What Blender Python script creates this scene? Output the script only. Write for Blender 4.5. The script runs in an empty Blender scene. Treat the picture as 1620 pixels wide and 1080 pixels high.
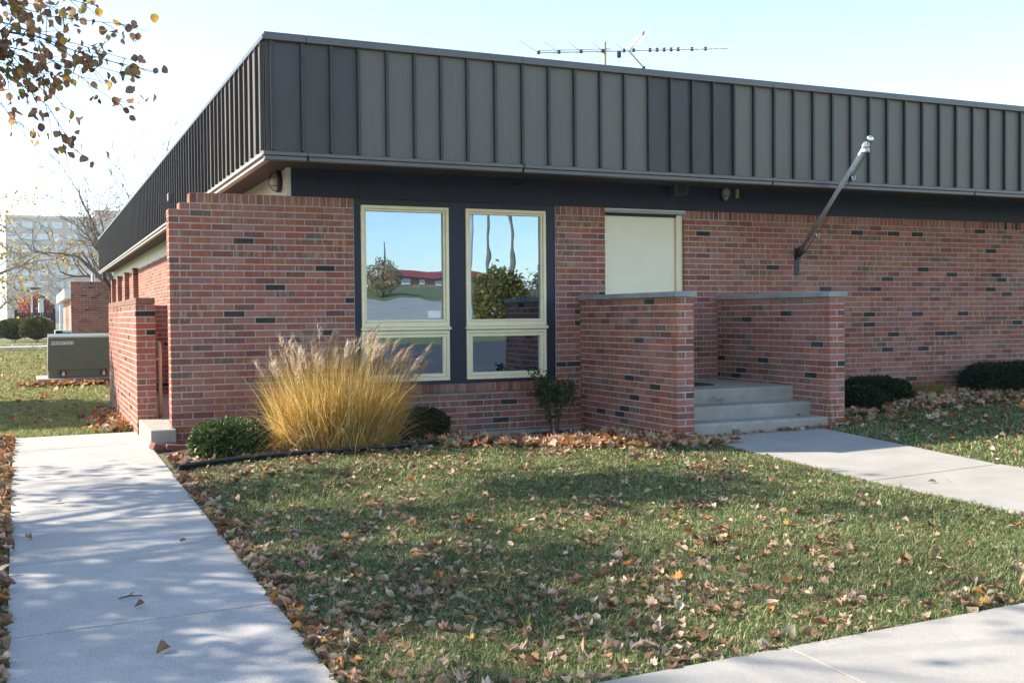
import bpy, math, random
import numpy as np
from mathutils import Matrix, Vector

random.seed(7)
RNG = np.random.default_rng(11)
scene = bpy.context.scene
col = scene.collection
PI = math.pi

# ---------------------------------------------------------------- camera
CAM = np.array([-1.1987, -10.7559, 1.2373])
YAW, PITCH, ROLL, FPX = -0.419, -0.0243, -0.0087, 1698.57


def ray(u, v):
    """direction through pixel (u, v) of the 1620x1080 photograph"""
    a = (u - 810) / FPX
    b = (v - 540) / FPX
    c, s = math.cos(ROLL), math.sin(ROLL)
    a, b = c * a + s * b, -s * a + c * b
    x, yy, zz = a, 1.0, -b
    c, s = math.cos(PITCH), math.sin(PITCH)
    y, z = c * yy - s * zz, s * yy + c * zz
    c, s = math.cos(YAW), math.sin(YAW)
    return np.array([c * x - s * y, s * x + c * y, z])


def onY(u, v, Y):
    d = ray(u, v)
    return CAM + d * ((Y - CAM[1]) / d[1])


def onX(u, v, X):
    d = ray(u, v)
    return CAM + d * ((X - CAM[0]) / d[0])


fw = Vector(ray(810, 540)).normalized()
rt = Vector(ray(811, 540) - ray(810, 540)).normalized()
up = rt.cross(fw).normalized()
cam_d = bpy.data.cameras.new('Camera')
cam = bpy.data.objects.new('Camera', cam_d)
col.objects.link(cam)
M4 = Matrix.Identity(4)
for r in range(3):
    M4[r][0], M4[r][1], M4[r][2], M4[r][3] = rt[r], up[r], -fw[r], CAM[r]
cam.matrix_world = M4
cam_d.sensor_width = 36.0
cam_d.sensor_fit = 'HORIZONTAL'
cam_d.lens = FPX / 1620 * 36.0
cam_d.clip_start = 0.05
cam_d.clip_end = 3000
scene.camera = cam

# ---------------------------------------------------------------- light
TO_SUN = Vector((-1.2, 0.63, 1.0)).normalized()
ELEV = math.asin(TO_SUN.z)
AZ = math.atan2(TO_SUN.x, TO_SUN.y)          # from +Y towards +X
world = bpy.data.worlds.new('World')
scene.world = world
world.use_nodes = True
wn = world.node_tree
for n in list(wn.nodes):
    wn.nodes.remove(n)
sky = wn.nodes.new('ShaderNodeTexSky')
sky.sky_type = 'NISHITA'
sky.sun_disc = False
sky.sun_elevation = ELEV
sky.sun_rotation = AZ
sky.air_density = 1.0
sky.dust_density = 0.3
sky.ozone_density = 1.0
bg = wn.nodes.new('ShaderNodeBackground')
bg.inputs['Strength'].default_value = 0.15
wo = wn.nodes.new('ShaderNodeOutputWorld')
wn.links.new(sky.outputs[0], bg.inputs[0])
wn.links.new(bg.outputs[0], wo.inputs[0])
sun_d = bpy.data.lights.new('Sun', 'SUN')
sun_d.energy = 4.8
sun_d.angle = math.radians(0.55)
sun_d.color = (1.0, 0.90, 0.76)
sun = bpy.data.objects.new('Sun', sun_d)
sun.rotation_euler = TO_SUN.to_track_quat('Z', 'Y').to_euler()
col.objects.link(sun)
scene.view_settings.view_transform = 'Standard'
scene.view_settings.look = 'None'
scene.view_settings.gamma = 1.0
scene.view_settings.exposure = 1.36
scene.render.resolution_x = 1024
scene.render.resolution_y = 682

# ---------------------------------------------------------------- materials
MATS = {}


def _mat(name):
    m = bpy.data.materials.new(name)
    m.use_nodes = True
    nt = m.node_tree
    b = nt.nodes['Principled BSDF']
    MATS[name] = m
    return m, nt, b


def N(nt, t, **kw):
    n = nt.nodes.new(t)
    for k, v in kw.items():
        if k in n.inputs:
            n.inputs[k].default_value = v
        else:
            setattr(n, k, v)
    return n


def noise(nt, scale, detail=3, rough=0.5, vec=None):
    n = N(nt, 'ShaderNodeTexNoise', Scale=scale, Detail=detail, Roughness=rough)
    if vec is not None:
        nt.links.new(vec, n.inputs['Vector'])
    return n.outputs['Fac']


def ramp(nt, fac, stops):
    r = nt.nodes.new('ShaderNodeValToRGB')
    e = r.color_ramp.elements
    while len(e) > 1:
        e.remove(e[-1])
    e[0].position = stops[0][0]
    e[0].color = (*stops[0][1], 1)
    for p, c in stops[1:]:
        x = e.new(p)
        x.color = (*c, 1)
    nt.links.new(fac, r.inputs[0])
    return r.outputs[0]


def mixc(nt, fac, a, b, mode='MIX'):
    m = nt.nodes.new('ShaderNodeMix')
    m.data_type = 'RGBA'
    m.blend_type = mode
    for k, v in ((0, fac), (6, a), (7, b)):
        if hasattr(v, 'is_linked') or hasattr(v, 'links'):
            nt.links.new(v, m.inputs[k])
        elif k == 0:
            m.inputs[0].default_value = v
        else:
            m.inputs[k].default_value = (*v, 1)
    return m.outputs[2]


def bump(nt, b, height, strength=0.3, dist=0.01):
    n = N(nt, 'ShaderNodeBump', Strength=strength, Distance=dist)
    nt.links.new(height, n.inputs['Height'])
    nt.links.new(n.outputs[0], b.inputs['Normal'])


def pos(nt):
    return nt.nodes.new('ShaderNodeNewGeometry').outputs['Position']


def simple(name, c, rough=0.6, metal=0.0, var=0.12, scale=6, bstr=0.0, bscale=60, spec=None):
    m, nt, b = _mat(name)
    p = pos(nt)
    f = noise(nt, scale, 4, 0.6, p)
    lo = tuple(x * (1 - var) for x in c)
    hi = tuple(min(1, x * (1 + var)) for x in c)
    nt.links.new(ramp(nt, f, [(0.3, lo), (0.7, hi)]), b.inputs['Base Color'])
    b.inputs['Roughness'].default_value = rough
    b.inputs['Metallic'].default_value = metal
    if spec is not None:
        b.inputs['Specular IOR Level'].default_value = spec
    if bstr:
        bump(nt, b, noise(nt, bscale, 3, 0.6, p), bstr, 0.004)
    return m


def mat_brick():
    m, nt, b = _mat('brick')
    at = N(nt, 'ShaderNodeAttribute', attribute_name='tint')
    p = pos(nt)
    sep = nt.nodes.new('ShaderNodeSeparateXYZ')
    nt.links.new(p, sep.inputs[0])
    add = N(nt, 'ShaderNodeMath', operation='ADD')
    nt.links.new(sep.outputs[0], add.inputs[0])
    nt.links.new(sep.outputs[1], add.inputs[1])
    cmb = nt.nodes.new('ShaderNodeCombineXYZ')
    nt.links.new(add.outputs[0], cmb.inputs[0])
    zz = N(nt, 'ShaderNodeMath', operation='MULTIPLY')
    zz.inputs[1].default_value = 0.22
    nt.links.new(sep.outputs[2], zz.inputs[0])
    nt.links.new(zz.outputs[0], cmb.inputs[2])
    st = noise(nt, 26, 2, 0.5, cmb.outputs[0])
    stm = ramp(nt, st, [(0.5, (0, 0, 0)), (0.6, (1, 1, 1))])
    mul = N(nt, 'ShaderNodeMath', operation='MULTIPLY')
    nt.links.new(stm, mul.inputs[0])
    nt.links.new(at.outputs['Alpha'], mul.inputs[1])
    c = mixc(nt, mul.outputs[0], at.outputs['Color'], (0.40, 0.25, 0.15))
    grit = noise(nt, 160, 4, 0.7, p)
    c = mixc(nt, 0.55, c, ramp(nt, grit, [(0.25, (0.45, 0.42, 0.4)), (0.6, (1.15, 1.1, 1.05))]), 'MULTIPLY')
    # pale bloom and soot in patches of their own
    big = noise(nt, 1.1, 4, 0.6, p)
    c = mixc(nt, ramp(nt, big, [(0.5, (0, 0, 0)), (0.78, (0.22, 0.22, 0.22))]), c, (0.42, 0.33, 0.30))
    soot = noise(nt, 2.3, 4, 0.65, p)
    c = mixc(nt, ramp(nt, soot, [(0.56, (0, 0, 0)), (0.8, (0.5, 0.5, 0.5))]), c, (0.08, 0.06, 0.055))
    nt.links.new(c, b.inputs['Base Color'])
    b.inputs['Roughness'].default_value = 0.85
    b.inputs['Specular IOR Level'].default_value = 0.25
    bump(nt, b, grit, 0.5, 0.003)
    return m


def mat_mortar():
    m, nt, b = _mat('mortar')
    p = pos(nt)
    f = noise(nt, 5, 5, 0.7, p)
    nt.links.new(ramp(nt, f, [(0.3, (0.30, 0.285, 0.27)), (0.6, (0.44, 0.42, 0.40))]), b.inputs['Base Color'])
    b.inputs['Roughness'].default_value = 0.95
    bump(nt, b, noise(nt, 250, 2, 0.6, p), 0.5, 0.002)
    return m


def mat_concrete(name, lo, hi, speck=0.5, scale=2.2):
    m, nt, b = _mat(name)
    p = pos(nt)
    f = noise(nt, scale, 6, 0.65, p)
    c = ramp(nt, f, [(0.28, lo), (0.7, hi)])
    v = N(nt, 'ShaderNodeTexVoronoi', Scale=130.0)
    nt.links.new(p, v.inputs['Vector'])
    sp = noise(nt, 210, 2, 0.7, p)
    c = mixc(nt, speck, c, ramp(nt, sp, [(0.3, (0.35, 0.34, 0.33)), (0.48, (1, 1, 1)), (0.75, (1.3, 1.3, 1.3))]), 'MULTIPLY')
    st = noise(nt, 0.8, 5, 0.7, p)
    c = mixc(nt, ramp(nt, st, [(0.55, (0, 0, 0)), (0.75, (0.35, 0.35, 0.35))]), c, tuple(x * 0.55 for x in lo))
    wob = noise(nt, 3.0, 4, 0.7, p)
    vm = N(nt, 'ShaderNodeVectorMath', operation='MULTIPLY_ADD')
    cw_ = nt.nodes.new('ShaderNodeCombineXYZ')
    for q in range(3):
        nt.links.new(wob, cw_.inputs[q])
    nt.links.new(cw_.outputs[0], vm.inputs[0])
    vm.inputs[1].default_value = (0.25, 0.25, 0.25)
    nt.links.new(p, vm.inputs[2])
    vc = N(nt, 'ShaderNodeTexVoronoi', feature='DISTANCE_TO_EDGE', Scale=0.55)
    nt.links.new(vm.outputs[0], vc.inputs['Vector'])
    crack = ramp(nt, vc.outputs['Distance'], [(0.0, (0.75, 0.75, 0.75)), (0.0035, (0, 0, 0))])
    gate = ramp(nt, noise(nt, 0.7, 2, 0.5, p), [(0.6, (0, 0, 0)), (0.66, (0.7, 0.7, 0.7))])
    mm = N(nt, 'ShaderNodeMath', operation='MULTIPLY')
    nt.links.new(crack, mm.inputs[0])
    nt.links.new(gate, mm.inputs[1])
    c = mixc(nt, mm.outputs[0], c, (0.06, 0.055, 0.05))
    nt.links.new(c, b.inputs['Base Color'])
    b.inputs['Roughness'].default_value = 0.88
    b.inputs['Specular IOR Level'].default_value = 0.3
    bump(nt, b, sp, 0.35, 0.003)
    return m


def mat_tint(name, rough=0.6, transl=0.35, var=0.2, spec=0.3):
    """vegetation: colour from the tint attribute, some light passes through"""
    m, nt, b = _mat(name)
    at = N(nt, 'ShaderNodeAttribute', attribute_name='tint')
    f = noise(nt, 30, 2, 0.5, pos(nt))
    k = ramp(nt, f, [(0.3, (1 - var,) * 3), (0.7, (1 + var,) * 3)])
    c = mixc(nt, 1.0, at.outputs['Color'], k, 'MULTIPLY')
    nt.links.new(c, b.inputs['Base Color'])
    b.inputs['Roughness'].default_value = rough
    b.inputs['Specular IOR Level'].default_value = spec
    if transl > 0:
        t = nt.nodes.new('ShaderNodeBsdfTranslucent')
        nt.links.new(c, t.inputs[0])
        mx = nt.nodes.new('ShaderNodeMixShader')
        mx.inputs[0].default_value = transl
        nt.links.new(b.outputs[0], mx.inputs[1])
        nt.links.new(t.outputs[0], mx.inputs[2])
        nt.links.new(mx.outputs[0], nt.nodes['Material Output'].inputs[0])
    return m


def mat_glass():
    m, nt, b = _mat('window_glass')
    nt.nodes.remove(b)
    p = pos(nt)
    f = noise(nt, 1.6, 2, 0.4, p)
    bp = N(nt, 'ShaderNodeBump', Strength=0.055, Distance=0.03)
    nt.links.new(f, bp.inputs['Height'])
    g = nt.nodes.new('ShaderNodeBsdfGlossy')
    g.inputs['Roughness'].default_value = 0.004
    g.inputs['Color'].default_value = (0.60, 0.79, 1.0, 1)
    nt.links.new(bp.outputs[0], g.inputs['Normal'])
    t = nt.nodes.new('ShaderNodeBsdfTransparent')
    t.inputs[0].default_value = (0.30, 0.33, 0.36, 1)
    fr = N(nt, 'ShaderNodeFresnel', IOR=1.5)
    ma = N(nt, 'ShaderNodeMath', operation='MULTIPLY_ADD')
    ma.inputs[1].default_value = 0.65
    ma.inputs[2].default_value = 0.33
    nt.links.new(fr.outputs[0], ma.inputs[0])
    mx = nt.nodes.new('ShaderNodeMixShader')
    nt.links.new(ma.outputs[0], mx.inputs[0])
    nt.links.new(t.outputs[0], mx.inputs[1])
    nt.links.new(g.outputs[0], mx.inputs[2])
    nt.links.new(mx.outputs[0], nt.nodes['Material Output'].inputs[0])
    return m


def mat_ground():
    m, nt, b = _mat('lawn_soil')
    p = pos(nt)
    f = noise(nt, 1.3, 5, 0.65, p)
    g = noise(nt, 45, 4, 0.7, p)
    c1 = ramp(nt, g, [(0.3, (0.06, 0.07, 0.025)), (0.5, (0.125, 0.15, 0.045)), (0.72, (0.25, 0.24, 0.10))])
    c = mixc(nt, ramp(nt, f, [(0.45, (0, 0, 0)), (0.75, (0.5, 0.5, 0.5))]), c1, (0.13, 0.105, 0.055))
    nt.links.new(c, b.inputs['Base Color'])
    b.inputs['Roughness'].default_value = 0.95
    bump(nt, b, g, 1.0, 0.03)
    return m


def mat_mulch():
    m, nt, b = _mat('mulch')
    p = pos(nt)
    g = noise(nt, 55, 4, 0.7, p)
    c = ramp(nt, g, [(0.3, (0.02, 0.013, 0.012)), (0.55, (0.075, 0.04, 0.035)), (0.75, (0.16, 0.09, 0.07))])
    nt.links.new(c, b.inputs['Base Color'])
    b.inputs['Roughness'].default_value = 0.95
    bump(nt, b, g, 1.0, 0.02)
    return m


def mat_panel(name, c, rough, spec):
    m, nt, b = _mat(name)
    p = pos(nt)
    mp = N(nt, 'ShaderNodeMapping')
    mp.inputs['Scale'].default_value = (9.0, 9.0, 0.7)
    nt.links.new(p, mp.inputs['Vector'])
    st = noise(nt, 3.0, 5, 0.65, mp.outputs[0])
    fd = noise(nt, 0.9, 3, 0.5, p)
    k = ramp(nt, st, [(0.25, tuple(x * 0.82 for x in c)), (0.55, c), (0.8, tuple(x * 1.22 for x in c))])
    k = mixc(nt, ramp(nt, fd, [(0.35, (0, 0, 0)), (0.75, (0.45, 0.45, 0.45))]), k, tuple(x * 1.25 for x in c))
    nt.links.new(k, b.inputs['Base Color'])
    rr = ramp(nt, st, [(0.3, (rough - 0.08,) * 3), (0.7, (rough + 0.12,) * 3)])
    nt.links.new(rr, b.inputs['Roughness'])
    b.inputs['Specular IOR Level'].default_value = spec
    bump(nt, b, fd, 0.25, 0.02)


mat_panel('panel_olive', (0.122, 0.108, 0.086), 0.42, 0.45)
mat_panel('panel_brown', (0.046, 0.040, 0.036), 0.40, 0.45)
mat_panel('panel_sunlit', (0.150, 0.130, 0.105), 0.42, 0.9)  # side panels coloured paler and shinier to look sunlit
mat_brick(); mat_mortar(); mat_glass(); mat_ground(); mat_mulch()
mat_concrete('walk_concrete', (0.32, 0.30, 0.275), (0.44, 0.415, 0.38), 0.85)
mat_concrete('entry_concrete', (0.28, 0.262, 0.232), (0.36, 0.338, 0.30), 0.45)
mat_concrete('step_concrete', (0.28, 0.255, 0.215), (0.38, 0.345, 0.295), 0.4, 5)
mat_concrete('cap_stone', (0.22, 0.225, 0.215), (0.33, 0.335, 0.32), 0.25, 4)
mat_concrete('foundation_concrete', (0.26, 0.25, 0.22), (0.40, 0.385, 0.35), 0.4, 6)
mat_concrete('asphalt', (0.045, 0.045, 0.048), (0.075, 0.075, 0.08), 0.5, 1.0)
mat_concrete('lot_paving', (0.28, 0.26, 0.23), (0.38, 0.355, 0.31), 0.4, 0.5)
simple('navy_paint', (0.008, 0.011, 0.026), 0.55, var=0.25, scale=9, bstr=0.15, bscale=40)
simple('frieze_paint', (0.007, 0.015, 0.038), 0.65, var=0.3, scale=4, bstr=0.2, bscale=50)
simple('cream_paint', (0.86, 0.75, 0.49), 0.45, var=0.06, scale=8)
simple('door_paint', (0.88, 0.78, 0.57), 0.5, var=0.03, scale=2, bstr=0.08, bscale=400)
simple('seam_metal', (0.026, 0.021, 0.023), 0.42, var=0.15, scale=5, spec=0.5)
simple('trim_metal', (0.095, 0.088, 0.084), 0.36, var=0.12, scale=3, spec=0.6)
simple('trim_sunlit', (0.40, 0.385, 0.35), 0.5, var=0.12, scale=3)  # side drip trim coloured pale to imitate sunlight on the metal
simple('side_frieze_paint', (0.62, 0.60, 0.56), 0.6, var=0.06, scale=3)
simple('soffit', (0.055, 0.048, 0.043), 0.7, var=0.1)
simple('roofing', (0.05, 0.05, 0.05), 0.9)
simple('steel', (0.55, 0.56, 0.58), 0.32, 0.85, var=0.1, scale=20)
simple('dull_aluminium', (0.46, 0.47, 0.50), 0.4, 0.2, var=0.12, scale=20)
simple('aerial_alloy', (0.72, 0.68, 0.66), 0.4, 0.3, var=0.05)
simple('polished_steel', (0.85, 0.86, 0.88), 0.12, 1.0, var=0.03)
simple('dark_metal', (0.035, 0.035, 0.04), 0.5, 0.3, var=0.2)
simple('lamp_glass', (0.42, 0.43, 0.42), 0.25, var=0.08)
simple('speaker_grey', (0.055, 0.06, 0.075), 0.55, var=0.08)
simple('speaker_cone', (0.02, 0.022, 0.026), 0.7, var=0.1)
simple('brass_tag', (0.40, 0.33, 0.16), 0.5, var=0.1)
simple('white_sticker', (0.82, 0.83, 0.86), 0.6, var=0.02)
simple('black_plastic', (0.020, 0.020, 0.023), 0.45, var=0.2, scale=10)
simple('doormat', (0.045, 0.04, 0.045), 0.95, var=0.5, scale=60, bstr=0.6, bscale=120)
simple('railing_paint', (0.55, 0.47, 0.33), 0.45, var=0.08)
simple('cabinet_green', (0.125, 0.15, 0.108), 0.5, var=0.08, scale=2)
simple('rust', (0.11, 0.055, 0.03), 0.9, var=0.5, scale=30)
simple('padlock_white', (0.7, 0.72, 0.75), 0.5, var=0.04)
simple('ink_black', (0.015, 0.015, 0.015), 0.7, var=0.0)
simple('bark', (0.16, 0.125, 0.10), 0.95, var=0.35, scale=14, bstr=0.6, bscale=30)
simple('bark_dark', (0.075, 0.06, 0.055), 0.95, var=0.35, scale=14, bstr=0.6, bscale=30)
simple('pole_wood', (0.20, 0.16, 0.125), 0.9, var=0.2)
simple('tower_brick', (0.50, 0.42, 0.37), 0.9, var=0.05, scale=0.4)
simple('tower_band', (0.66, 0.55, 0.45), 0.9, var=0.05, scale=0.4)
simple('tower_window', (0.42, 0.50, 0.60), 0.12, var=0.15, scale=0.3, spec=1.0)
simple('tower_blind', (0.62, 0.64, 0.66), 0.6, var=0.05, scale=0.3)
simple('white_fascia', (0.78, 0.77, 0.74), 0.6, var=0.03)
simple('red_roof', (0.30, 0.05, 0.04), 0.7, var=0.1)
simple('far_wall', (0.42, 0.24, 0.17), 0.9, var=0.1)
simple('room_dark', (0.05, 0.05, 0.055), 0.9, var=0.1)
simple('blind_white', (0.6, 0.6, 0.58), 0.8, var=0.05)
simple('fence_black', (0.022, 0.022, 0.026), 0.5, var=0.2)
simple('hvac_white', (0.55, 0.56, 0.55), 0.6, var=0.05)
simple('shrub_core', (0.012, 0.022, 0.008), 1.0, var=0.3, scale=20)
simple('brown_cap', (0.20, 0.115, 0.075), 0.9, var=0.2, scale=8)
simple('hip_red', (0.45, 0.04, 0.02), 0.4, var=0.2)
simple('sky_wire', (0.02, 0.02, 0.02), 0.6)
mat_tint('grass_blade', 0.55, 0.36, 0.2, 0.3)
mat_tint('dry_leaf', 0.75, 0.22, 0.25, 0.25)
mat_tint('tree_leaf', 0.6, 0.55, 0.2, 0.3)
mat_tint('shrub_leaf', 0.5, 0.15, 0.3, 0.35)
mat_tint('straw', 0.55, 0.5, 0.15, 0.35)
mat_tint('plume', 0.7, 0.5, 0.1, 0.2)
mat_tint('chip', 0.9, 0.0, 0.3, 0.2)

m_ = bpy.data.materials.new('haze_air')
m_.use_nodes = True
for n_ in list(m_.node_tree.nodes):
    if n_.type != 'OUTPUT_MATERIAL':
        m_.node_tree.nodes.remove(n_)
pv = m_.node_tree.nodes.new('ShaderNodeVolumePrincipled')
pv.inputs['Color'].default_value = (0.95, 0.97, 1.0, 1)
pv.inputs['Density'].default_value = 0.0003
pv.inputs['Anisotropy'].default_value = 0.35
m_.node_tree.links.new(pv.outputs[0], m_.node_tree.nodes['Material Output'].inputs['Volume'])
MATS['haze_air'] = m_

# ---------------------------------------------------------------- helpers


def tag(o, label, cat, group=None):
    o['label'] = label
    o['category'] = cat
    if group:
        o['group'] = group
    return o


def kind(o, k):
    o['kind'] = k
    return o


def link(o, parent=None):
    col.objects.link(o)
    if parent is not None:
        o.parent = parent
    return o


def thing(name, loc, label, cat, group=None, rz=0.0):
    o = bpy.data.objects.new(name, None)
    o.empty_display_size = 0.2
    o.location = loc
    o.rotation_euler = (0, 0, rz)
    link(o)
    return tag(o, label, cat, group)


class MB:
    """collects shapes into one mesh; origin is subtracted when built under a thing"""

    def __init__(self):
        self.v, self.f, self.c, self.mi = [], [], [], []
        self.tint = (1, 1, 1, 0)
        self.cur = 0

    def add(self, vs, fs):
        n = len(self.v)
        self.v += [tuple(map(float, p)) for p in vs]
        self.c += [self.tint] * len(vs)
        self.f += [tuple(n + i for i in q) for q in fs]
        self.mi += [self.cur] * len(fs)
        return self

    def box(self, x0, x1, y0, y1, z0, z1):
        return self.add([(x0, y0, z0), (x1, y0, z0), (x1, y1, z0), (x0, y1, z0),
                         (x0, y0, z1), (x1, y0, z1), (x1, y1, z1), (x0, y1, z1)],
                        [(0, 3, 2, 1), (4, 5, 6, 7), (0, 1, 5, 4), (1, 2, 6, 5), (2, 3, 7, 6), (3, 0, 4, 7)])

    def bbox(self, x0, x1, y0, y1, z0, z1, b=0.004):
        """box with chamfered edges"""
        X, Y, Z = (x0, x1), (y0, y1), (z0, z1)
        vs, idx = [], {}
        for i in (0, 1):
            for j in (0, 1):
                for k in (0, 1):
                    sx, sy, sz = (1 - 2 * i), (1 - 2 * j), (1 - 2 * k)
                    for a in range(3):
                        p = [X[i] + sx * b, Y[j] + sy * b, Z[k] + sz * b]
                        p[a] = (X[i], Y[j], Z[k])[a]
                        idx[(i, j, k, a)] = len(vs)
                        vs.append(p)
        fs = []
        for a in range(3):
            o = [q for q in range(3) if q != a]
            for s in (0, 1):
                q = []
                for (m, n) in ((0, 0), (1, 0), (1, 1), (0, 1)):
                    t = [0, 0, 0]
                    t[a], t[o[0]], t[o[1]] = s, m, n
                    q.append(idx[(*t, a)])
                flip = (s == 0) != (a == 1)
                fs.append(tuple(reversed(q)) if flip else tuple(q))
        for a in range(3):           # edges running along axis a
            o = [q for q in range(3) if q != a]
            for m in (0, 1):
                for n in (0, 1):
                    t0, t1 = [0, 0, 0], [0, 0, 0]
                    t0[a], t1[a] = 0, 1
                    t0[o[0]] = t1[o[0]] = m
                    t0[o[1]] = t1[o[1]] = n
                    q = (idx[(*t0, o[0])], idx[(*t1, o[0])], idx[(*t1, o[1])], idx[(*t0, o[1])])
                    fl = ((m == n) != (a == 1))
                    fs.append(tuple(reversed(q)) if fl else q)
        for i in (0, 1):
            for j in (0, 1):
                for k in (0, 1):
                    q = (idx[(i, j, k, 0)], idx[(i, j, k, 1)], idx[(i, j, k, 2)])
                    fs.append(q if (i + j + k) % 2 else tuple(reversed(q)))
        return self.add(vs, fs)

    def tube(self, pts, radii, n=6, cap=True):
        pts = [Vector(p) for p in pts]
        if not hasattr(radii, '__len__'):
            radii = [radii] * len(pts)
        vs, fs = [], []
        ref = None
        for i, p in enumerate(pts):
            d = (pts[min(i + 1, len(pts) - 1)] - pts[max(i - 1, 0)])
            if d.length < 1e-9:
                d = Vector((0, 0, 1))
            d.normalize()
            if ref is None:
                ref = d.orthogonal().normalized()
            a = ref - d * ref.dot(d)
            if a.length < 1e-6:
                a = d.orthogonal()
            a.normalize()
            ref = a
            b = d.cross(a)
            for k in range(n):
                t = 2 * PI * k / n
                vs.append(p + (a * math.cos(t) + b * math.sin(t)) * radii[i])
        for i in range(len(pts) - 1):
            for k in range(n):
                k2 = (k + 1) % n
                fs.append((i * n + k, i * n + k2, (i + 1) * n + k2, (i + 1) * n + k))
        if cap:
            fs.append(tuple(range(n - 1, -1, -1)))
            fs.append(tuple((len(pts) - 1) * n + k for k in range(n)))
        return self.add(vs, fs)

    def ball(self, c, r, nu=10, nv=7):
        if not hasattr(r, '__len__'):
            r = (r, r, r)
        vs, fs = [], []
        for j in range(1, nv):
            t = PI * j / nv
            for i in range(nu):
                a = 2 * PI * i / nu
                vs.append((c[0] + r[0] * math.sin(t) * math.cos(a), c[1] + r[1] * math.sin(t) * math.sin(a), c[2] + r[2] * math.cos(t)))
        top, bot = len(vs), len(vs) + 1
        vs += [(c[0], c[1], c[2] + r[2]), (c[0], c[1], c[2] - r[2])]
        for j in range(nv - 2):
            for i in range(nu):
                i2 = (i + 1) % nu
                fs.append((j * nu + i, (j + 1) * nu + i, (j + 1) * nu + i2, j * nu + i2))
        for i in range(nu):
            i2 = (i + 1) % nu
            fs.append((top, i, i2))
            fs.append((bot, (nv - 2) * nu + i2, (nv - 2) * nu + i))
        return self.add(vs, fs)

    def mesh(self, name, mats, origin=(0, 0, 0), smooth=False):
        me = bpy.data.meshes.new(name)
        ox, oy, oz = origin
        me.from_pydata([(x - ox, y - oy, z - oz) for x, y, z in self.v], [], self.f)
        mats = mats if isinstance(mats, (list, tuple)) else [mats]
        for m in mats:
            me.materials.append(MATS[m])
        if len(mats) > 1:
            me.polygons.foreach_set('material_index', self.mi)
        if smooth:
            me.polygons.foreach_set('use_smooth', [True] * len(self.f))
        a = me.attributes.new('tint', 'FLOAT_COLOR', 'POINT')
        a.data.foreach_set('color', np.array(self.c, dtype=np.float32).ravel())
        me.update()
        return me

    def build(self, name, mats, parent=None, origin=(0, 0, 0), smooth=False):
        """world coordinates in; origin = world position of the parent's frame"""
        return link(bpy.data.objects.new(name, self.mesh(name, mats, origin, smooth)), parent)


def np_obj(name, V, F, colr, mat, parent=None, smooth=False):
    """fast mesh from arrays: V (n,3), F (m,k) all the same k, colr (n,3|4)"""
    me = bpy.data.meshes.new(name)
    V = np.asarray(V, np.float32)
    F = np.asarray(F, np.int32)
    k = F.shape[1]
    me.vertices.add(len(V))
    me.vertices.foreach_set('co', V.ravel())
    me.loops.add(F.size)
    me.loops.foreach_set('vertex_index', F.ravel())
    me.polygons.add(len(F))
    me.polygons.foreach_set('loop_start', np.arange(0, F.size, k, dtype=np.int32))
    if smooth:
        me.polygons.foreach_set('use_smooth', np.ones(len(F), bool))
    me.materials.append(MATS[mat])
    C = np.ones((len(V), 4), np.float32)
    C[:, :colr.shape[1]] = colr
    a = me.attributes.new('tint', 'FLOAT_COLOR', 'POINT')
    a.data.foreach_set('color', C.ravel())
    me.update(calc_edges=True)
    return link(bpy.data.objects.new(name, me), parent)


def sstep(x, a, b):
    t = np.clip((np.asarray(x, float) - a) / (b - a), 0, 1)
    return t * t * (3 - 2 * t)


BED = [(-0.13, -1.55), (-0.02, -1.44), (0.25, -1.32), (0.66, -1.20), (1.12, -1.16), (1.46, -1.20), (1.82, -1.20),
       (2.3, -1.08), (2.75, -1.22), (3.4, -1.75), (4.0, -2.12), (4.6, -2.35)]
BX, BY = [p[0] for p in BED], [p[1] for p in BED]


def bed_y(x):
    return np.interp(x, BX, BY)


def gz(x, y):
    """height of the ground"""
    x = np.asarray(x, float)
    y = np.asarray(y, float)
    z = -0.02 + 0.018 * np.clip(x, -4, 14) + 0.025 * np.clip(y, -14, 1.0)
    z = z - 0.012 * (np.clip(y, 1, 6) - 1) + 0.20 * sstep(y, 18, 46)
    z = z + 0.062 * np.clip(-y - 16, 0, 66)
    # planting bed dips towards the foundation
    z = z - 0.12 * sstep(x, 2.2, 3.4) * (x < 4.45) * sstep(y, -1.5, -0.7) * (y < 0.5)
    return z


def g1(x, y):
    return float(gz(x, y))


# ---------------------------------------------------------------- setting: ground and paving
def axis(a, b, fine0, fine1, step, grow=1.25):
    v = list(np.arange(fine0, fine1 + 1e-6, step))
    s = step
    while v[-1] < b:
        s *= grow
        v.append(v[-1] + s)
    s = step
    while v[0] > a:
        s *= grow
        v.insert(0, v[0] - s)
    return np.array(v)


gx = axis(-260, 330, -3, 12, 0.2)
gy = axis(-130, 480, -9, 7, 0.2)
XX, YY = np.meshgrid(gx, gy)
ZZ = gz(XX, YY) + 0.008 * np.sin(XX * 3.1 + YY * 1.7) * np.sin(YY * 2.3 - XX)
# keep the sheet under the building
VG = np.stack([XX, YY, ZZ], -1).reshape(-1, 3)
nx, ny = len(gx), len(gy)
I = np.arange((ny - 1) * nx).reshape(ny - 1, nx)[:, :-1].ravel()
FG = np.stack([I, I + 1, I + nx + 1, I + nx], 1)
kind(np_obj('ground', VG, FG, np.ones((len(VG), 3), np.float32), 'lawn_soil'), 'structure')


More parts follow.
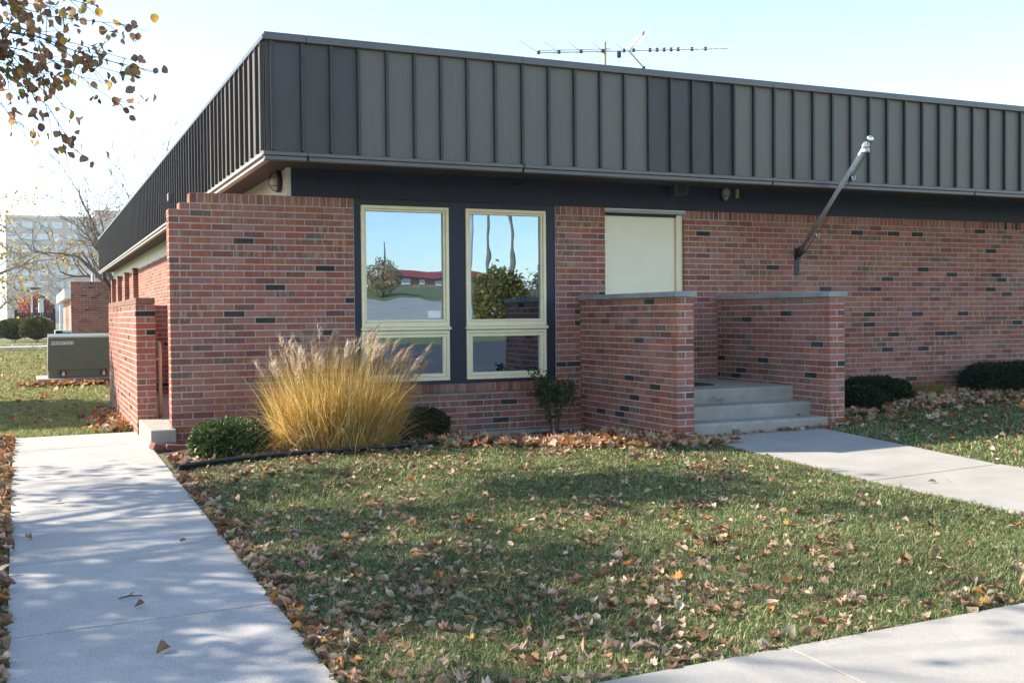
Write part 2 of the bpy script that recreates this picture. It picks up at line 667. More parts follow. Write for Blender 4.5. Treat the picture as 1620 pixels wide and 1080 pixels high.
def slab(mb, pts, top=0.022, depth=0.12, b=0.003):
    """paving slab whose top follows the ground; pts anticlockwise (x, y)"""
    n = len(pts)
    cx = sum(p[0] for p in pts) / n
    cy = sum(p[1] for p in pts) / n
    ins = []
    for x, y in pts:
        d = math.hypot(cx - x, cy - y)
        ins.append((x + (cx - x) / d * b * 1.4, y + (cy - y) / d * b * 1.4))
    vs = [(x, y, g1(x, y) - depth) for x, y in pts] + [(x, y, g1(x, y) + top - b) for x, y in pts] + \
         [(x, y, g1(x, y) + top) for x, y in ins]
    fs = [tuple(range(2 * n, 3 * n))]
    for i in range(n):
        j = (i + 1) % n
        fs += [(i, j, n + j, n + i), (n + i, n + j, 2 * n + j, 2 * n + i)]
    mb.add(vs, fs)


def walkway(name, quads, mat, base_quad):
    mb = MB()
    slab(mb, base_quad, top=-0.03, depth=0.2)
    base = kind(mb.build(name, 'mulch'), 'structure')
    for q in quads:
        mb = MB()
        slab(mb, q)
        mb.build('slab', mat, base)
    return base


JO = 0.007
wj = [1.66, 0.42, -1.385, -2.76, -4.21, -5.57, -7.14]
qs = []
for k in range(len(wj) - 1):
    y1, y0 = wj[k] - JO, wj[k + 1] + JO
    skew = 0.09 if k == 0 else 0.0
    xl = lambda y: -1.36 + (-0.012) * (y + 3)
    xr = lambda y: -0.165 + 0.012 * (-(y) - 3) * 0.4
    qs.append([(xl(y0), y0), (xr(y0), y0), (xr(y1), y1 - skew * 2), (xl(y1), y1)])
walkway('side_walk', qs, 'walk_concrete', [(-1.33, -7.1), (-0.2, -7.1), (-0.2, 1.4), (-1.33, 1.6)])
qs = []
xs = [-9, -6.2, -3.0, -1.5, 0.0, 1.635, 3.25, 4.85, 6.45, 8.05, 9.65, 11.25]
for a, b in zip(xs[:-1], xs[1:]):
    qs.append([(a + JO, -8.75), (b - JO, -8.75), (b - JO, -7.17), (a + JO, -7.17)])
walkway('front_walk', qs, 'entry_concrete', [(-8.9, -8.7), (11.2, -8.7), (11.2, -7.22), (-8.9, -7.22)])
qs = [[(4.52, -4.50 + JO), (5.93, -4.42 + JO), (6.14, -2.03), (4.64, -2.03)],
      [(4.55, -5.9 + JO), (6.02, -5.9 + JO), (5.95, -4.42 - JO), (4.52, -4.50 - JO)],
      [(4.60, -7.15), (6.05, -7.15), (6.03, -5.9 - JO), (4.55, -5.9 - JO)]]
walkway('entrance_walk', qs, 'entry_concrete', [(4.62, -7.1), (5.95, -7.1), (5.95, -2.1), (4.68, -2.1)])

# mulch bed sheet, a little above the soil
bxs = np.linspace(-0.12, 4.40, 46)
VB, FB = [], []
for i, x in enumerate(bxs):
    y0, y1 = float(bed_y(x)) + 0.015, -0.004
    for j in range(9):
        y = y0 + (y1 - y0) * j / 8
        VB.append((x, y, g1(x, y) + 0.014 + 0.012 * math.sin(x * 17 + j * 2.1) * math.sin(x * 7 - j * 3)))
for i in range(len(bxs) - 1):
    for j in range(8):
        a = i * 9 + j
        FB.append((a, a + 9, a + 10, a + 1))
kind(np_obj('mulch_bed', VB, FB, np.ones((len(VB), 3), np.float32), 'mulch', smooth=True), 'structure')
VB, FB = [], []
bxs = np.linspace(6.50, 11.4, 40)
for i, x in enumerate(bxs):
    y0 = -1.95 + 0.9 * float(sstep(x, 6.4, 7.6)) + 0.12 * math.sin(x * 2.3)
    for j in range(9):
        y = y0 + (-0.004 - y0) * j / 8
        VB.append((x, y, g1(x, y) + 0.014 + 0.012 * math.sin(x * 17 + j * 2.1) * math.sin(x * 7 - j * 3)))
for i in range(len(bxs) - 1):
    for j in range(8):
        a = i * 9 + j
        FB.append((a, a + 9, a + 10, a + 1))
kind(np_obj('mulch_bed', VB, FB, np.ones((len(VB), 3), np.float32), 'mulch', smooth=True), 'structure')

# ---------------------------------------------------------------- bricks
BH, BL, JT = 0.0653, 0.2032, 0.0085
ZR = 2.4516
PALETTE = [((0.310, 0.098, 0.068), 0.25, 24), ((0.345, 0.141, 0.108), 0.15, 22), ((0.302, 0.117, 0.091), 0.35, 18),
           ((0.340, 0.124, 0.066), 0.45, 10), ((0.284, 0.108, 0.065), 0.95, 13), ((0.215, 0.099, 0.065), 0.8, 7),
           ((0.200, 0.073, 0.054), 0.15, 8), ((0.155, 0.096, 0.070), 0.5, 4), ((0.046, 0.034, 0.028), 0.0, 4)]
PW = [p[2] for p in PALETTE]


def brick_tint(rnd):
    c, mot, _ = rnd.choices(PALETTE, PW)[0]
    j = rnd.uniform(0.86, 1.14)
    w = rnd.uniform(-0.06, 0.06)
    return (c[0] * j * (1 + w), c[1] * j, c[2] * j * (1 - w), mot * rnd.uniform(0.6, 1.0))


BRICK_CACHE = {}


def brick_mesh(lx, ly, lz, var):
    key = (round(lx, 2), round(ly, 2), round(lz, 3), var)
    if key not in BRICK_CACHE:
        mb = MB()
        rnd = random.Random(hash(key) & 0xffff)
        rnd = random.Random(var * 977 + int(lx * 1000))
        mb.tint = brick_tint(rnd)
        mb.bbox(-lx / 2, lx / 2, 0, ly, 0, lz, 0.0035)
        BRICK_CACHE[key] = mb.mesh('brick', 'brick')
    return BRICK_CACHE[key]


class Bricks:
    """brickwork: each piece is (x, y, z, rot, lx, ly, lz); x, y, z is the middle of the front bottom edge"""

    def __init__(self):
        self.p = []

    def piece(self, x, y, z, rot, lx, ly=0.092, lz=BH - JT):
        if lx > 0.006:
            self.p.append((x, y, z, rot, lx, ly, lz))

    def emit(self, parent, limit=300, score=None, seed=1, stuff_name='bricks'):
        rnd = random.Random(seed)
        if score is None:
            score = lambda q: -((q[0] - CAM[0]) ** 2 + (q[1] - CAM[1]) ** 2)
        order = sorted(range(len(self.p)), key=lambda i: -score(self.p[i]))
        keep = set(order[:limit])
        rest = MB()
        for i, (x, y, z, rot, lx, ly, lz) in enumerate(self.p):
            if i in keep:
                o = bpy.data.objects.new('brick', brick_mesh(lx, ly, lz, rnd.randrange(90)))
                o.location = (x, y, z)
                o.rotation_euler = (rnd.uniform(-.006, .006), rnd.uniform(-.004, .004), rot + rnd.uniform(-.006, .006))
                # scale keeps cached lengths exact
                o.scale = (lx / round(lx, 2), ly / round(ly, 2), 1)
                link(o, parent)
            else:
                rest.tint = brick_tint(rnd)
                c, s = math.cos(rot), math.sin(rot)
                j = rnd.uniform(-0.0015, 0.0015)
                vs = []
                for (a, b, h) in ((-1, 0, 0), (1, 0, 0), (1, 1, 0), (-1, 1, 0), (-1, 0, 1), (1, 0, 1), (1, 1, 1), (-1, 1, 1)):
                    px, py = a * lx / 2, b * ly + j
                    vs.append((x + c * px - s * py, y + s * px + c * py, z + h * lz))
                rest.add(vs, [(0, 3, 2, 1), (4, 5, 6, 7), (0, 1, 5, 4), (1, 2, 6, 5), (2, 3, 7, 6), (3, 0, 4, 7)])
        if rest.v:
            kind(rest.build(stuff_name, 'brick', parent), 'stuff')


def run(br, u0, u1, place, z, phase, holes=(), ly=0.092):
    """one course from u0 to u1; place(u) -> (x, y, rot)"""
    k0 = math.floor((u0 - phase) / BL) - 1
    k = k0
    while phase + k * BL < u1:
        a, b = phase + k * BL, phase + (k + 1) * BL - JT
        k += 1
        segs = [(max(a, u0), min(b, u1))]
        for h0, h1 in holes:
            ns = []
            for s0, s1 in segs:
                if s1 <= h0 or s0 >= h1:
                    ns.append((s0, s1))
                else:
                    if s0 < h0:
                        ns.append((s0, h0))
                    if s1 > h1:
                        ns.append((h1, s1))
            segs = ns
        for s0, s1 in segs:
            if s1 - s0 > 0.008:
                x, y, r = place((s0 + s1) / 2)
                br.piece(x, y, z, r, s1 - s0, ly)


def course_z(k):
    return (35 - k) * BH + JT / 2


REC = 0.002    # mortar sits this far behind the brick face
RL = 0.0683     # rowlock spacing


def rowlock(br, u0, u1, place, z, h, ly):
    n = max(1, int((u1 - u0 + JT) / RL))
    st = (u1 - u0 + JT) / n
    for i in range(n):
        x, y, r = place(u0 + st * i + (st - JT) / 2)
        br.piece(x, y, z, r, st - JT, ly, h)


# ---- screen wall left of the window -----------------------------------------------------
front = lambda u: (u, 0.0, 0.0)
WX1 = 1.824
sw = thing('screen_wall', (0, 0, 0), 'tall red brick screen wall with stepped corner, behind the tall dry grass', 'brick wall')
mb = MB()
mb.box(REC, WX1, REC, 0.194 - REC, -0.25, 35 * BH)
mb.box(0.1016 + REC, WX1, REC, 0.194 - REC, 35 * BH, 36 * BH)
mb.box(0.2 + REC, WX1, REC, 0.194 - REC, 36 * BH, ZR - REC)
core = mb.build('mortar', 'mortar', sw)
br = Bricks()
for k in range(0, 38):
    z = course_z(k)
    odd = k % 2 == 1
    u0 = 0.0 if k > 0 else 0.1016
    if k == 0:
        br.piece(0.1016 + 0.0457, 0, z, 0, 0.0914, 0.194)
        run(br, BL, WX1 - 0.004, front, z, 0.1016)
        continue
    if odd:
        br.piece(0.0966, 0, z, 0, 0.1932, 0.194)
        run(br, BL, WX1 - 0.004, front, z, 0.0)
    else:
        br.piece(0.0458, 0, z, 0, 0.0916, 0.194)
        run(br, 0.1016, WX1 - 0.004, front, z, 0.1016)
rowlock(br, 0.2, WX1 - 0.004, front, 36 * BH + 0.003, ZR - 36 * BH - 0.003, 0.196)
n_front = len(br.p)
back = lambda u: (u, 0.194, PI)
for k in range(0, 38):
    run(br, 0.21, 1.05, back, course_z(k), 0.0 if k % 2 else 0.1016)
br.emit(core, 300, lambda q: q[2] + (5 if q[3] < 1 else -50), 3)

# ---- the building ------------------------------------------------------------------------
B = thing('office_building', (0, 0, 0), 'low flat-roofed red brick office building with dark ribbed metal fascia', 'building')
DX0, DX1, DTOP, LAND = 4.763, 5.832, 2.40, 0.46
XE = 15.0
YB = 25.6
mb = MB()
mb.box(WX1 + 0.002, 4.13, REC, 0.19, -0.02, 0.415)
mb.box(4.13, DX0, REC, 0.19, -0.02, ZR - REC)
mb.box(DX1, XE, REC, 0.19, -0.02, ZR - REC)
mb.box(DX0, DX1, REC, 0.19, -0.02, LAND - 0.02)
wall = mb.build('front_wall', 'mortar', B)
br = Bricks()
HOLE_WIN = [(WX1 - 0.003, 4.134)]
for k in range(0, 38):
    z = course_z(k)
    ph = 0.0 if k % 2 else 0.1016
    if z + BH < 0.43:
        holes = []
    elif z < 0.44:
        continue
    else:
        holes = [(0, 4.134)]
    if z > LAND - 0.03:
        holes = holes + [(DX0, DX1)]
    if z > 0.4 and z < 0.5:
        holes = holes + [(0, 4.134)]
    run(br, WX1 + 0.006, 11.9, front, z, ph, holes)
for k in range(0, 38):
    z = course_z(k)
    if z + BH >= 0.43 and z < 0.44:
        run(br, 4.134, 11.9, front, z, 0.0 if k % 2 else 0.1016, [(DX0, DX1)] if z > LAND - 0.03 else [])
rowlock(br, 4.134, DX0 - 0.002, front, 36 * BH + 0.003, ZR - 36 * BH - 0.003, 0.19)
rowlock(br, DX1 + 0.002, 11.9, front, 36 * BH + 0.003, ZR - 36 * BH - 0.003, 0.19)


def facade_score(q):
    x, z = q[0], q[2]
    s = -x
    if 4.43 < x < 4.63 and z < 1.4:
        s -= 20
    if 4.6 < x < 5.9 and z < 1.4:
        s -= 20
    if z < -0.05:
        s -= 20
    return s


br.emit(wall, 300, facade_score, 5)
# projecting rowlock sill under the window
mb = MB()
mb.box(WX1 + 0.02, 4.20, -0.035, 0.15, 0.425, 0.505)
sill = mb.build('window_sill', 'mortar', B)
br = Bricks()
rowlock(br, WX1 + 0.015, 4.215, lambda u: (u, -0.042, 0), 0.418, 0.095, 0.12)
br.emit(sill, 300, None, 8)
mb = MB()
mb.box(0.9, XE, -0.022, 0.2, -0.6, -0.021)
mb.box(1.16, 1.3, 0.2, YB, -0.6, -0.021)
mb.build('foundation', 'foundation_concrete', B)

# side wall and its pilasters
SX = 1.15
mb = MB()
mb.box(SX + REC, SX + 0.19, 0.22, YB, -0.02, ZR - REC)
for yp in (16.9, 19.6, 22.2, 24.7):
    mb.box(SX - 0.115 + REC, SX + 0.02, yp + REC, yp + 0.40 - REC, -0.02, ZR + 0.02)
mb.box(SX + 0.1, XE, YB - 0.19, YB, -0.02, ZR)
mb.box(XE - 0.19, XE, 0.2, YB, -0.02, ZR)
sidew = mb.build('side_wall', 'mortar', B)
br = Bricks()
side = lambda u: (SX, u, -PI / 2)
for k in range(0, 38):
    run(br, 0.22, YB, side, course_z(k), 0.0 if k % 2 else 0.1016)
rowlock(br, 0.22, YB, side, 36 * BH + 0.003, ZR - 36 * BH - 0.003, 0.15)
for yp in (16.9, 19.6, 22.2, 24.7):
    for k in range(0, 38):
        z = course_z(k)
        br.piece(SX - 0.0575, yp, z, 0, 0.115, 0.19)
        run(br, yp + 0.2, yp + 0.40, lambda u: (SX - 0.115, u, -PI / 2), z, yp + 0.2, ly=0.11)
    br.piece(SX - 0.0575, yp, 36 * BH + 0.003, 0, 0.115, 0.40, 0.115)
br.emit(sidew, 0, None, 9)

# frieze boards between brick and soffit
FXC, FYF, FZT, FZB = 0.7386, -0.9586, 3.8106, 2.6628
SOF = 2.735
mb = MB()
joints = [SX + 0.035, 4.12, 9.55, XE]
for a, b in zip(joints[:-1], joints[1:]):
    mb.box(a + 0.0015, b - 0.0015, 0.022, 0.20, ZR - 0.05, SOF + 0.01)
mb.box(DX0 - 0.02, DX1 + 0.02, 0.05, 0.21, DTOP - 0.03, ZR)
mb.build('frieze', 'frieze_paint', B)
mb = MB()
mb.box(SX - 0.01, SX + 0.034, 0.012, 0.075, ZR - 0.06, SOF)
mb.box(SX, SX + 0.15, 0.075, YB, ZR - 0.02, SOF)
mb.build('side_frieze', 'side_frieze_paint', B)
mb = MB()
mb.box(FXC + 0.05, XE + 0.5, FYF + 0.05, YB + 0.4, SOF, SOF + 0.03)
mb.build('soffit', 'soffit', B)
mb = MB()
mb.box(FXC + 0.3, XE + 0.3, FYF + 0.3, YB + 0.2, 3.45, 3.55)
mb.build('roof', 'roofing', B)

# ribbed metal fascia, front
mb = MB()
mb.box(FXC + 0.03, XE + 0.6, FYF + 0.014, FYF + 0.10, SOF + 0.01, FZT - 0.05)
fas = mb.build('front_fascia', 'seam_metal', B)
SEAMS = [FXC + 0.008, 0.803, 1.081, 1.35, 1.613, 1.888, 2.162, 2.431, 2.705, 3.001, 3.294, 3.587, 3.881, 4.179, 4.464, 4.759,
         5.03, 5.301, 5.57, 5.84, 6.107]
while SEAMS[-1] < XE + 0.4:
    SEAMS.append(SEAMS[-1] + 0.272)
ZP0, ZP1 = FZB + 0.075, FZT - 0.075
prnd = random.Random(4)
seam_me = MB().bbox(-0.0135, 0.0135, -0.034, 0.02, ZP0 + 0.012, ZP1 - 0.004, 0.003).mesh('seam', 'seam_metal')
pan_cache = {}
for i in range(len(SEAMS) - 1):
    a, b = SEAMS[i], SEAMS[i + 1]
    dark = i in (1, 2, 3) or i in (15, 16, 17, 18) or i == 0
    mat = 'panel_brown' if dark else 'panel_olive'
    key = (mat, round(b - a, 3))
    if key not in pan_cache:
        w = round(b - a, 3)
        m = MB()
        # very slightly dished sheet
        nxp, nzp = 4, 5
        vs, fs = [], []
        for q in range(nzp + 1):
            for p_ in range(nxp + 1):
                x = w * p_ / nxp
                z = ZP0 + (ZP1 - ZP0) * q / nzp
                vs.append((x, 0.004 * math.sin(PI * p_ / nxp) + 0.0012 * math.sin(q * 2.1 + p_), z))
        for q in range(nzp):
            for p_ in range(nxp):
                t = q * (nxp + 1) + p_
                fs.append((t, t + 1, t + nxp + 2, t + nxp + 1))
        m.add(vs, fs)
        pan_cache[key] = m.mesh('panel', mat, smooth=True)
    o = bpy.data.objects.new('panel', pan_cache[key])
    o.location = (a, FYF + 0.004 + prnd.uniform(-0.001, 0.001), 0)
    o.rotation_euler = (prnd.uniform(-0.003, 0.003) * 0, 0, 0)
    link(o, fas)
    if i > 0:
        o = bpy.data.objects.new('seam', seam_me)
        o.location = (a, FYF, 0)
        link(o, fas)
# ribbed metal fascia, side
LF = 25.9
mb = MB()
mb.box(FXC + 0.014, FXC + 0.10, FYF + 0.10, LF, SOF + 0.01, FZT - 0.05)
fas2 = mb.build('side_fascia', 'seam_metal', B)
seam2_me = MB().bbox(-0.030, 0.02, -0.011, 0.011, ZP0 + 0.012, ZP1 - 0.004, 0.003).mesh('seam', 'seam_metal')
pan2 = MB().add([(0, 0, ZP0), (0, 0.30, ZP0), (0, 0.30, ZP1), (0, 0, ZP1)], [(0, 3, 2, 1)]).mesh('panel', 'panel_sunlit')
y = FYF + 0.02
i = 0
while y < LF - 0.2:
    o = bpy.data.objects.new('panel', pan2)
    o.location = (FXC + 0.003 + prnd.uniform(-0.002, 0.002), y, 0)
    o.rotation_euler = (0, 0, prnd.uniform(-0.012, 0.012))
    o.scale = (1, 0.272 / 0.30, 1)
    link(o, fas2)
    o = bpy.data.objects.new('seam', seam2_me)
    o.location = (FXC, y + (0.03 if i == 0 else 0), 0)
    link(o, fas2)
    y += 0.272
    i += 1
# bottom drip trims and top coping, in lengths with joints
FJ = [FXC - 0.02, 1.12, 3.29, 6.35, 9.4, 12.4, XE + 0.6]
for a, b in zip(FJ[:-1], FJ[1:]):
    mb = MB()
    a2 = a if a == FJ[0] else a + 0.0015
    mb.bbox(a2, b - 0.0015, FYF - 0.045, FYF + 0.06, FZT - 0.075, FZT - 0.032, 0.004)
    mb.bbox(a2 + (0.02 if a == FJ[0] else 0), b - 0.0015, FYF - 0.024, FYF + 0.20, FZT - 0.031, FZT, 0.004)
    mb.build('coping', 'trim_metal', B)
    mb = MB()
    mb.bbox(a2, b - 0.0015, FYF - 0.040, FYF + 0.05, FZB + 0.040, FZB + 0.074, 0.004)
    mb.bbox(a2 + 0.015, b - 0.0015, FYF - 0.018, FYF + 0.06, FZB, FZB + 0.0395, 0.004)
    mb.build('drip_trim', 'trim_metal', B)
SJ = [FYF + 0.062, 3.0, 6.05, 9.1, 12.2, 15.2, 18.3, 21.3, LF]
for a, b in zip(SJ[:-1], SJ[1:]):
    mb = MB()
    mb.bbox(FXC - 0.020, FXC + 0.06, a, b - 0.002, FZT - 0.073, FZT - 0.033, 0.004)
    mb.bbox(FXC - 0.002, FXC + 0.20, a + 0.14, b - 0.002, FZT - 0.030, FZT - 0.001, 0.004)
    mb.build('coping', 'trim_metal', B)
    mb = MB()
    mb.bbox(FXC - 0.022, FXC + 0.05, a, b - 0.002, FZB + 0.041, FZB + 0.073, 0.004)
    mb.bbox(FXC + 0.004, FXC + 0.06, a, b - 0.002, FZB + 0.001, FZB + 0.0385, 0.004)
    mb.build('drip_trim', 'trim_sunlit', B)

# window casing and the two double-light windows
WZ0, WZ1 = 0.512, 2.452
mb = MB()
mb.box(WX1 + 0.003, 1.897, 0.012, 0.14, WZ0, WZ1)
mb.box(2.868, 3.056, 0.012, 0.14, WZ0 + 0.0, WZ1)
mb.box(4.018, 4.129, 0.012, 0.14, WZ0, WZ1)
mb.box(1.897, 2.868, 0.014, 0.13, 2.392, WZ1 - 0.001)
mb.box(3.056, 4.018, 0.014, 0.13, 2.392, WZ1 - 0.001)
mb.box(1.897, 2.868, 0.014, 0.13, WZ0, 0.548)
mb.box(3.056, 4.018, 0.014, 0.13, WZ0, 0.548)
mb.bbox(WX1 + 0.004, 4.128, -0.012, 0.011, WZ1 + 0.001, WZ1 + 0.022, 0.003)
mb.build('window_casing', 'navy_paint', B)


def frame_bars(mb, x0, x1, z0, z1, w, y0, y1, wb=None):
    wb = wb or w
    mb.bbox(x0, x1, y0, y1, z1 - w, z1, 0.004)
    mb.bbox(x0, x1, y0, y1, z0, z0 + wb, 0.004)
    mb.bbox(x0, x0 + w, y0, y1, z0 + wb + 0.0005, z1 - w - 0.0005, 0.004)
    mb.bbox(x1 - w, x1, y0, y1, z0 + wb + 0.0005, z1 - w - 0.0005, 0.004)


for (x0, x1) in ((1.9, 2.864), (3.06, 4.014)):
    w = bpy.data.objects.new('window', None)
    link(w, B)
    mb = MB()
    frame_bars(mb, x0, x1, 1.125, 2.388, 0.034, -0.006, 0.09, 0.05)
    mb.build('frame', 'cream_paint', w)
    mb = MB()
    frame_bars(mb, x0 + 0.036, x1 - 0.036, 1.177, 2.352, 0.022, 0.012, 0.085)
    mb.build('stop_bead', 'cream_paint', w)
    mb = MB()
    mb.bbox(x0 - 0.012, x1 + 0.012, -0.030, 0.06, 1.088, 1.123, 0.006)
    mb.build('transom_sill', 'cream_paint', w)
    mb = MB()
    frame_bars(mb, x0, x1, 0.550, 1.084, 0.036, -0.004, 0.09, 0.04)
    mb.build('frame', 'cream_paint', w)
    mb = MB()
    frame_bars(mb, x0 + 0.038, x1 - 0.038, 0.592, 1.046, 0.034, 0.006, 0.085)
    mb.build('sash', 'cream_paint', w)
    MB().box(x0 + 0.05, x1 - 0.05, 0.046, 0.050, 1.19, 2.34).build('pane', 'window_glass', w)
    MB().box(x0 + 0.06, x1 - 0.06, 0.046, 0.050, 0.61, 1.03).build('pane', 'window_glass', w)
# backing box coloured dark to stand for the unlit room behind the glass
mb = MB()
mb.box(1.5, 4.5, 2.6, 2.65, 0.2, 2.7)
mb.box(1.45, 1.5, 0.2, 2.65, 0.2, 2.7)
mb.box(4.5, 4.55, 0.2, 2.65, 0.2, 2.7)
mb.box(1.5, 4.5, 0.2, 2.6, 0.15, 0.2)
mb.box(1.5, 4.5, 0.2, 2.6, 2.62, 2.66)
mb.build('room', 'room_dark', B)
p = onY(687, 497, 0.04)
tag(MB().box(p[0] - 0.072, p[0] + 0.072, 0.0425, 0.0445, p[2] - 0.037, p[2] + 0.037).build('paper_notice', 'white_sticker'),
    'small blank white paper notice stuck on the left window pane', 'notice')

# door
d = bpy.data.objects.new('door', None)
link(d, B)
mb = MB()
mb.bbox(DX0 + 0.032, 5.742, 0.075, 0.115, LAND + 0.012, 2.376, 0.004)
leaf = mb.build('leaf', 'door_paint', d)
mb = MB()
mb.bbox(DX0 + 0.003, DX0 + 0.028, 0.05, 0.17, LAND, 2.40, 0.003)
mb.bbox(5.748, DX1 - 0.003, 0.04, 0.17, LAND, 2.40, 0.006)
mb.bbox(DX0 + 0.03, 5.746, 0.06, 0.17, 2.380, 2.40, 0.003)
mb.build('frame', 'cream_paint', d)
for zh in (2.12, 1.42, 0.72):
    MB().tube([(DX0 + 0.030, 0.060, zh - 0.055), (DX0 + 0.030, 0.060, zh + 0.055)], 0.009, 8).build('hinge', 'steel', d)
mb = MB()
mb.tube([(5.66, 0.075, 1.44), (5.66, 0.03, 1.44)], 0.012, 8)
mb.ball((5.66, 0.015, 1.44), 0.028)
mb.build('knob', 'steel', d, smooth=True)
mb = MB()
mb.add([(DX0 - 0.012, -0.004, 2.400), (DX1 + 0.012, -0.004, 2.400), (DX1 + 0.012, -0.03, 2.404), (DX0 - 0.012, -0.03, 2.404),
        (DX0 - 0.012, -0.004, 2.440), (DX1 + 0.012, -0.004, 2.440)], [(0, 1, 2, 3), (3, 2, 5, 4), (0, 3, 4), (1, 5, 2)])
mb.bbox(DX0 + 0.001, DX1 - 0.001, -0.003, 0.05, 2.402, 2.449, 0.002)
mb.build('drip_cap', 'aerial_alloy', d)

# downspout at the far corner
mb = MB()
yd = YB - 0.15
mb.tube([(FXC + 0.12, yd, FZB + 0.03), (FXC + 0.12, yd, 2.52), (FXC + 0.2, yd, 2.42), (1.02, yd, 2.25), (1.05, yd, 2.1), (1.05, yd, 0.1)], 0.05, 8)
mb.build('downspout', 'seam_metal', B)

# ---- porch walls ------------------------------------------------------------------------
YP, ZC = -1.9949, 1.4533
PT = 0.194


def low_wall(name, label, x0, y0, y1, ztop, cap, vis_left=True, top_mat=None, k_bottom=1.0, z_base=-0.02, seed=1):
    """brick wall two leaves thick running along Y from y0 (free end) to y1"""
    t = thing(name, (x0 + PT / 2, y0, 0), label, 'brick wall')
    o = (x0 + PT / 2, y0, 0)
    zc = ztop - cap
    mb = MB()
    mb.box(x0 + REC, x0 + PT - REC, y0 + REC, y1, -0.25, zc - 0.002)
    core = mb.build('mortar', 'mortar', t, o)
    br = Bricks()
    n = int((zc - z_base) / BH) + 2
    for k in range(n):
        z = zc - (k + 1) * BH + JT / 2
        if k % 2 == 0:
            # two bricks end-on at the free end
            for xx in (x0 + 0.046, x0 + PT - 0.046):
                br.piece(xx - o[0], 0, z, 0, 0.092, 0.1932)
            st = y0 + BL
        else:
            br.piece(0, 0, z, 0, PT, 0.092)
            st = y0 + 0.1016
        run(br, st, y1 - 0.004, lambda u: (x0 - o[0], u - y0, -PI / 2), z, st)
        run(br, st, y1 - 0.004, lambda u: (x0 + PT - o[0], u - y0, PI / 2), z, st)
    wx = lambda q: (q[0], q[1], q[2])
    br.emit(core, 300, lambda q: -q[1] + (60 if (q[3] < 0.1) else -60) - (200 if q[2] < z_base - 0.03 else 0), seed)
    return t, o


tL, oL = low_wall('porch_wall', 'left brick porch wall with stone cap, beside the windows', 4.434, YP, -0.003, ZC, 0.058, seed=21)
tR, oR = low_wall('porch_wall', 'right brick porch wall with stone cap, between steps and dark shrub', 6.284, YP, -0.003, ZC, 0.058, seed=22)
for t, o, x0 in ((tL, oL, 4.434), (tR, oR, 6.284)):
    MB().bbox(x0 - 0.024, x0 + PT + 0.024, YP - 0.024, -0.005, ZC - 0.055, ZC, 0.006).build('cap', 'cap_stone', t, o)
    MB().box(x0 + 0.01, x0 + PT - 0.01, YP + 0.012, -0.03, -0.35, -0.02).build('footing', 'foundation_concrete', t, o)

# concrete steps
st = thing('concrete_steps', (5.45, YP, 0), 'three worn grey concrete steps between the two brick porch walls', 'steps')
so = (5.45, YP, 0)


def nosed(mb, x0, x1, y0, y1, z0, z1, r=0.025):
    """step block with a rounded nose"""
    prof = [(y1, z0), (y0, z0), (y0, z1 - r)]
    for i in range(1, 5):
        a = i / 4 * PI / 2
        prof.append((y0 + r - r * math.cos(a), z1 - r + r * math.sin(a)))
    prof.append((y1, z1))
    n = len(prof)
    vs = [(x0, y, z) for y, z in prof] + [(x1, y, z) for y, z in prof]
    fs = [tuple(range(n - 1, -1, -1)), tuple(range(n, 2 * n))]
    for i in range(n):
        j = (i + 1) % n
        fs.append((i, j, n + j, n + i))
    mb.add(vs, fs)


xa, xb = 4.434 + PT + 0.003, 6.284 - 0.003
for nm, y0, y1, z0, z1 in (('landing', -1.41, -0.004, -0.1, 0.455), ('step', -1.69, -1.413, -0.1, 0.303), ('step', -1.975, -1.693, -0.1, 0.165)):
    mb = MB()
    nosed(mb, xa, xb, y0, y1, z0, z1)
    mb.build(nm, 'step_concrete', st, so)
mb = MB()
mb.bbox(4.70, 5.56, -0.98, -0.42, 0.457, 0.470, 0.003)
for i in range(17):
    mb.bbox(4.715 + i * 0.05, 4.745 + i * 0.05, -0.965, -0.435, 0.4705, 0.475, 0.001)
tag(mb.build('doormat', 'doormat'), 'flat dark ribbed rubber doormat on the porch landing', 'doormat')

# ---- low wall with return beside the building, ramp step, rail ----------------------------
ZL, XW, YW = 1.4557, -0.2168, 1.1525
tw, ow = low_wall('stairwell_wall', 'low sunlit brick wall beside the side walk, with handrail inside', XW, YW, 5.62, ZL, 0.07, z_base=-0.1, seed=31)
mb = MB()
mb.bbox(XW + 0.001, XW + PT - 0.001, YW + 0.001, 5.62, ZL - 0.068, ZL, 0.005)
mb.build('cap', 'brown_cap', tw, ow)
MB().box(XW + 0.012, XW + PT - 0.012, YW + 0.02, 5.6, -0.5, -0.03).build('footing', 'foundation_concrete', tw, ow)
rw = thing('return_wall', (0.5, 5.42, 0), 'shaded brick return wall closing the far end of the passage', 'brick wall')
mb = MB()
mb.box(XW + PT + 0.003, SX - 0.003, 5.42 + REC, 5.61, -0.4, ZL - 0.03)
rc = mb.build('mortar', 'mortar', rw, (0.5, 5.42, 0))
br = Bricks()
for k in range(24):
    z = ZL - 0.03 - (k + 1) * BH + JT / 2
    run(br, XW + PT + 0.006, SX - 0.006, lambda u: (u - 0.5, 0, 0), z, 0.0 if k % 2 else 0.1016)
br.emit(rc, 300, None, 33)
mb = MB()
mb.box(XW + PT + 0.003, SX - 0.003, 1.30, 5.41, -0.3, 0.155)
kind(mb.build('passage_floor', 'foundation_concrete'), 'structure')
mb = MB()
mb.bbox(-0.205, 0.03, -0.10, 1.145, -0.2, 0.178, 0.008)
mb.bbox(0.0315, 1.13, 0.21, 1.29, -0.2, 0.176, 0.006)
tag(mb.build('entry_step', 'step_concrete'), 'chunky concrete entry step at the screen wall corner by the side walk', 'step')
hr = thing('handrail', (0.0, 1.5, 0.155), 'cream painted pipe handrail behind the low sunlit wall', 'handrail')
mb = MB()
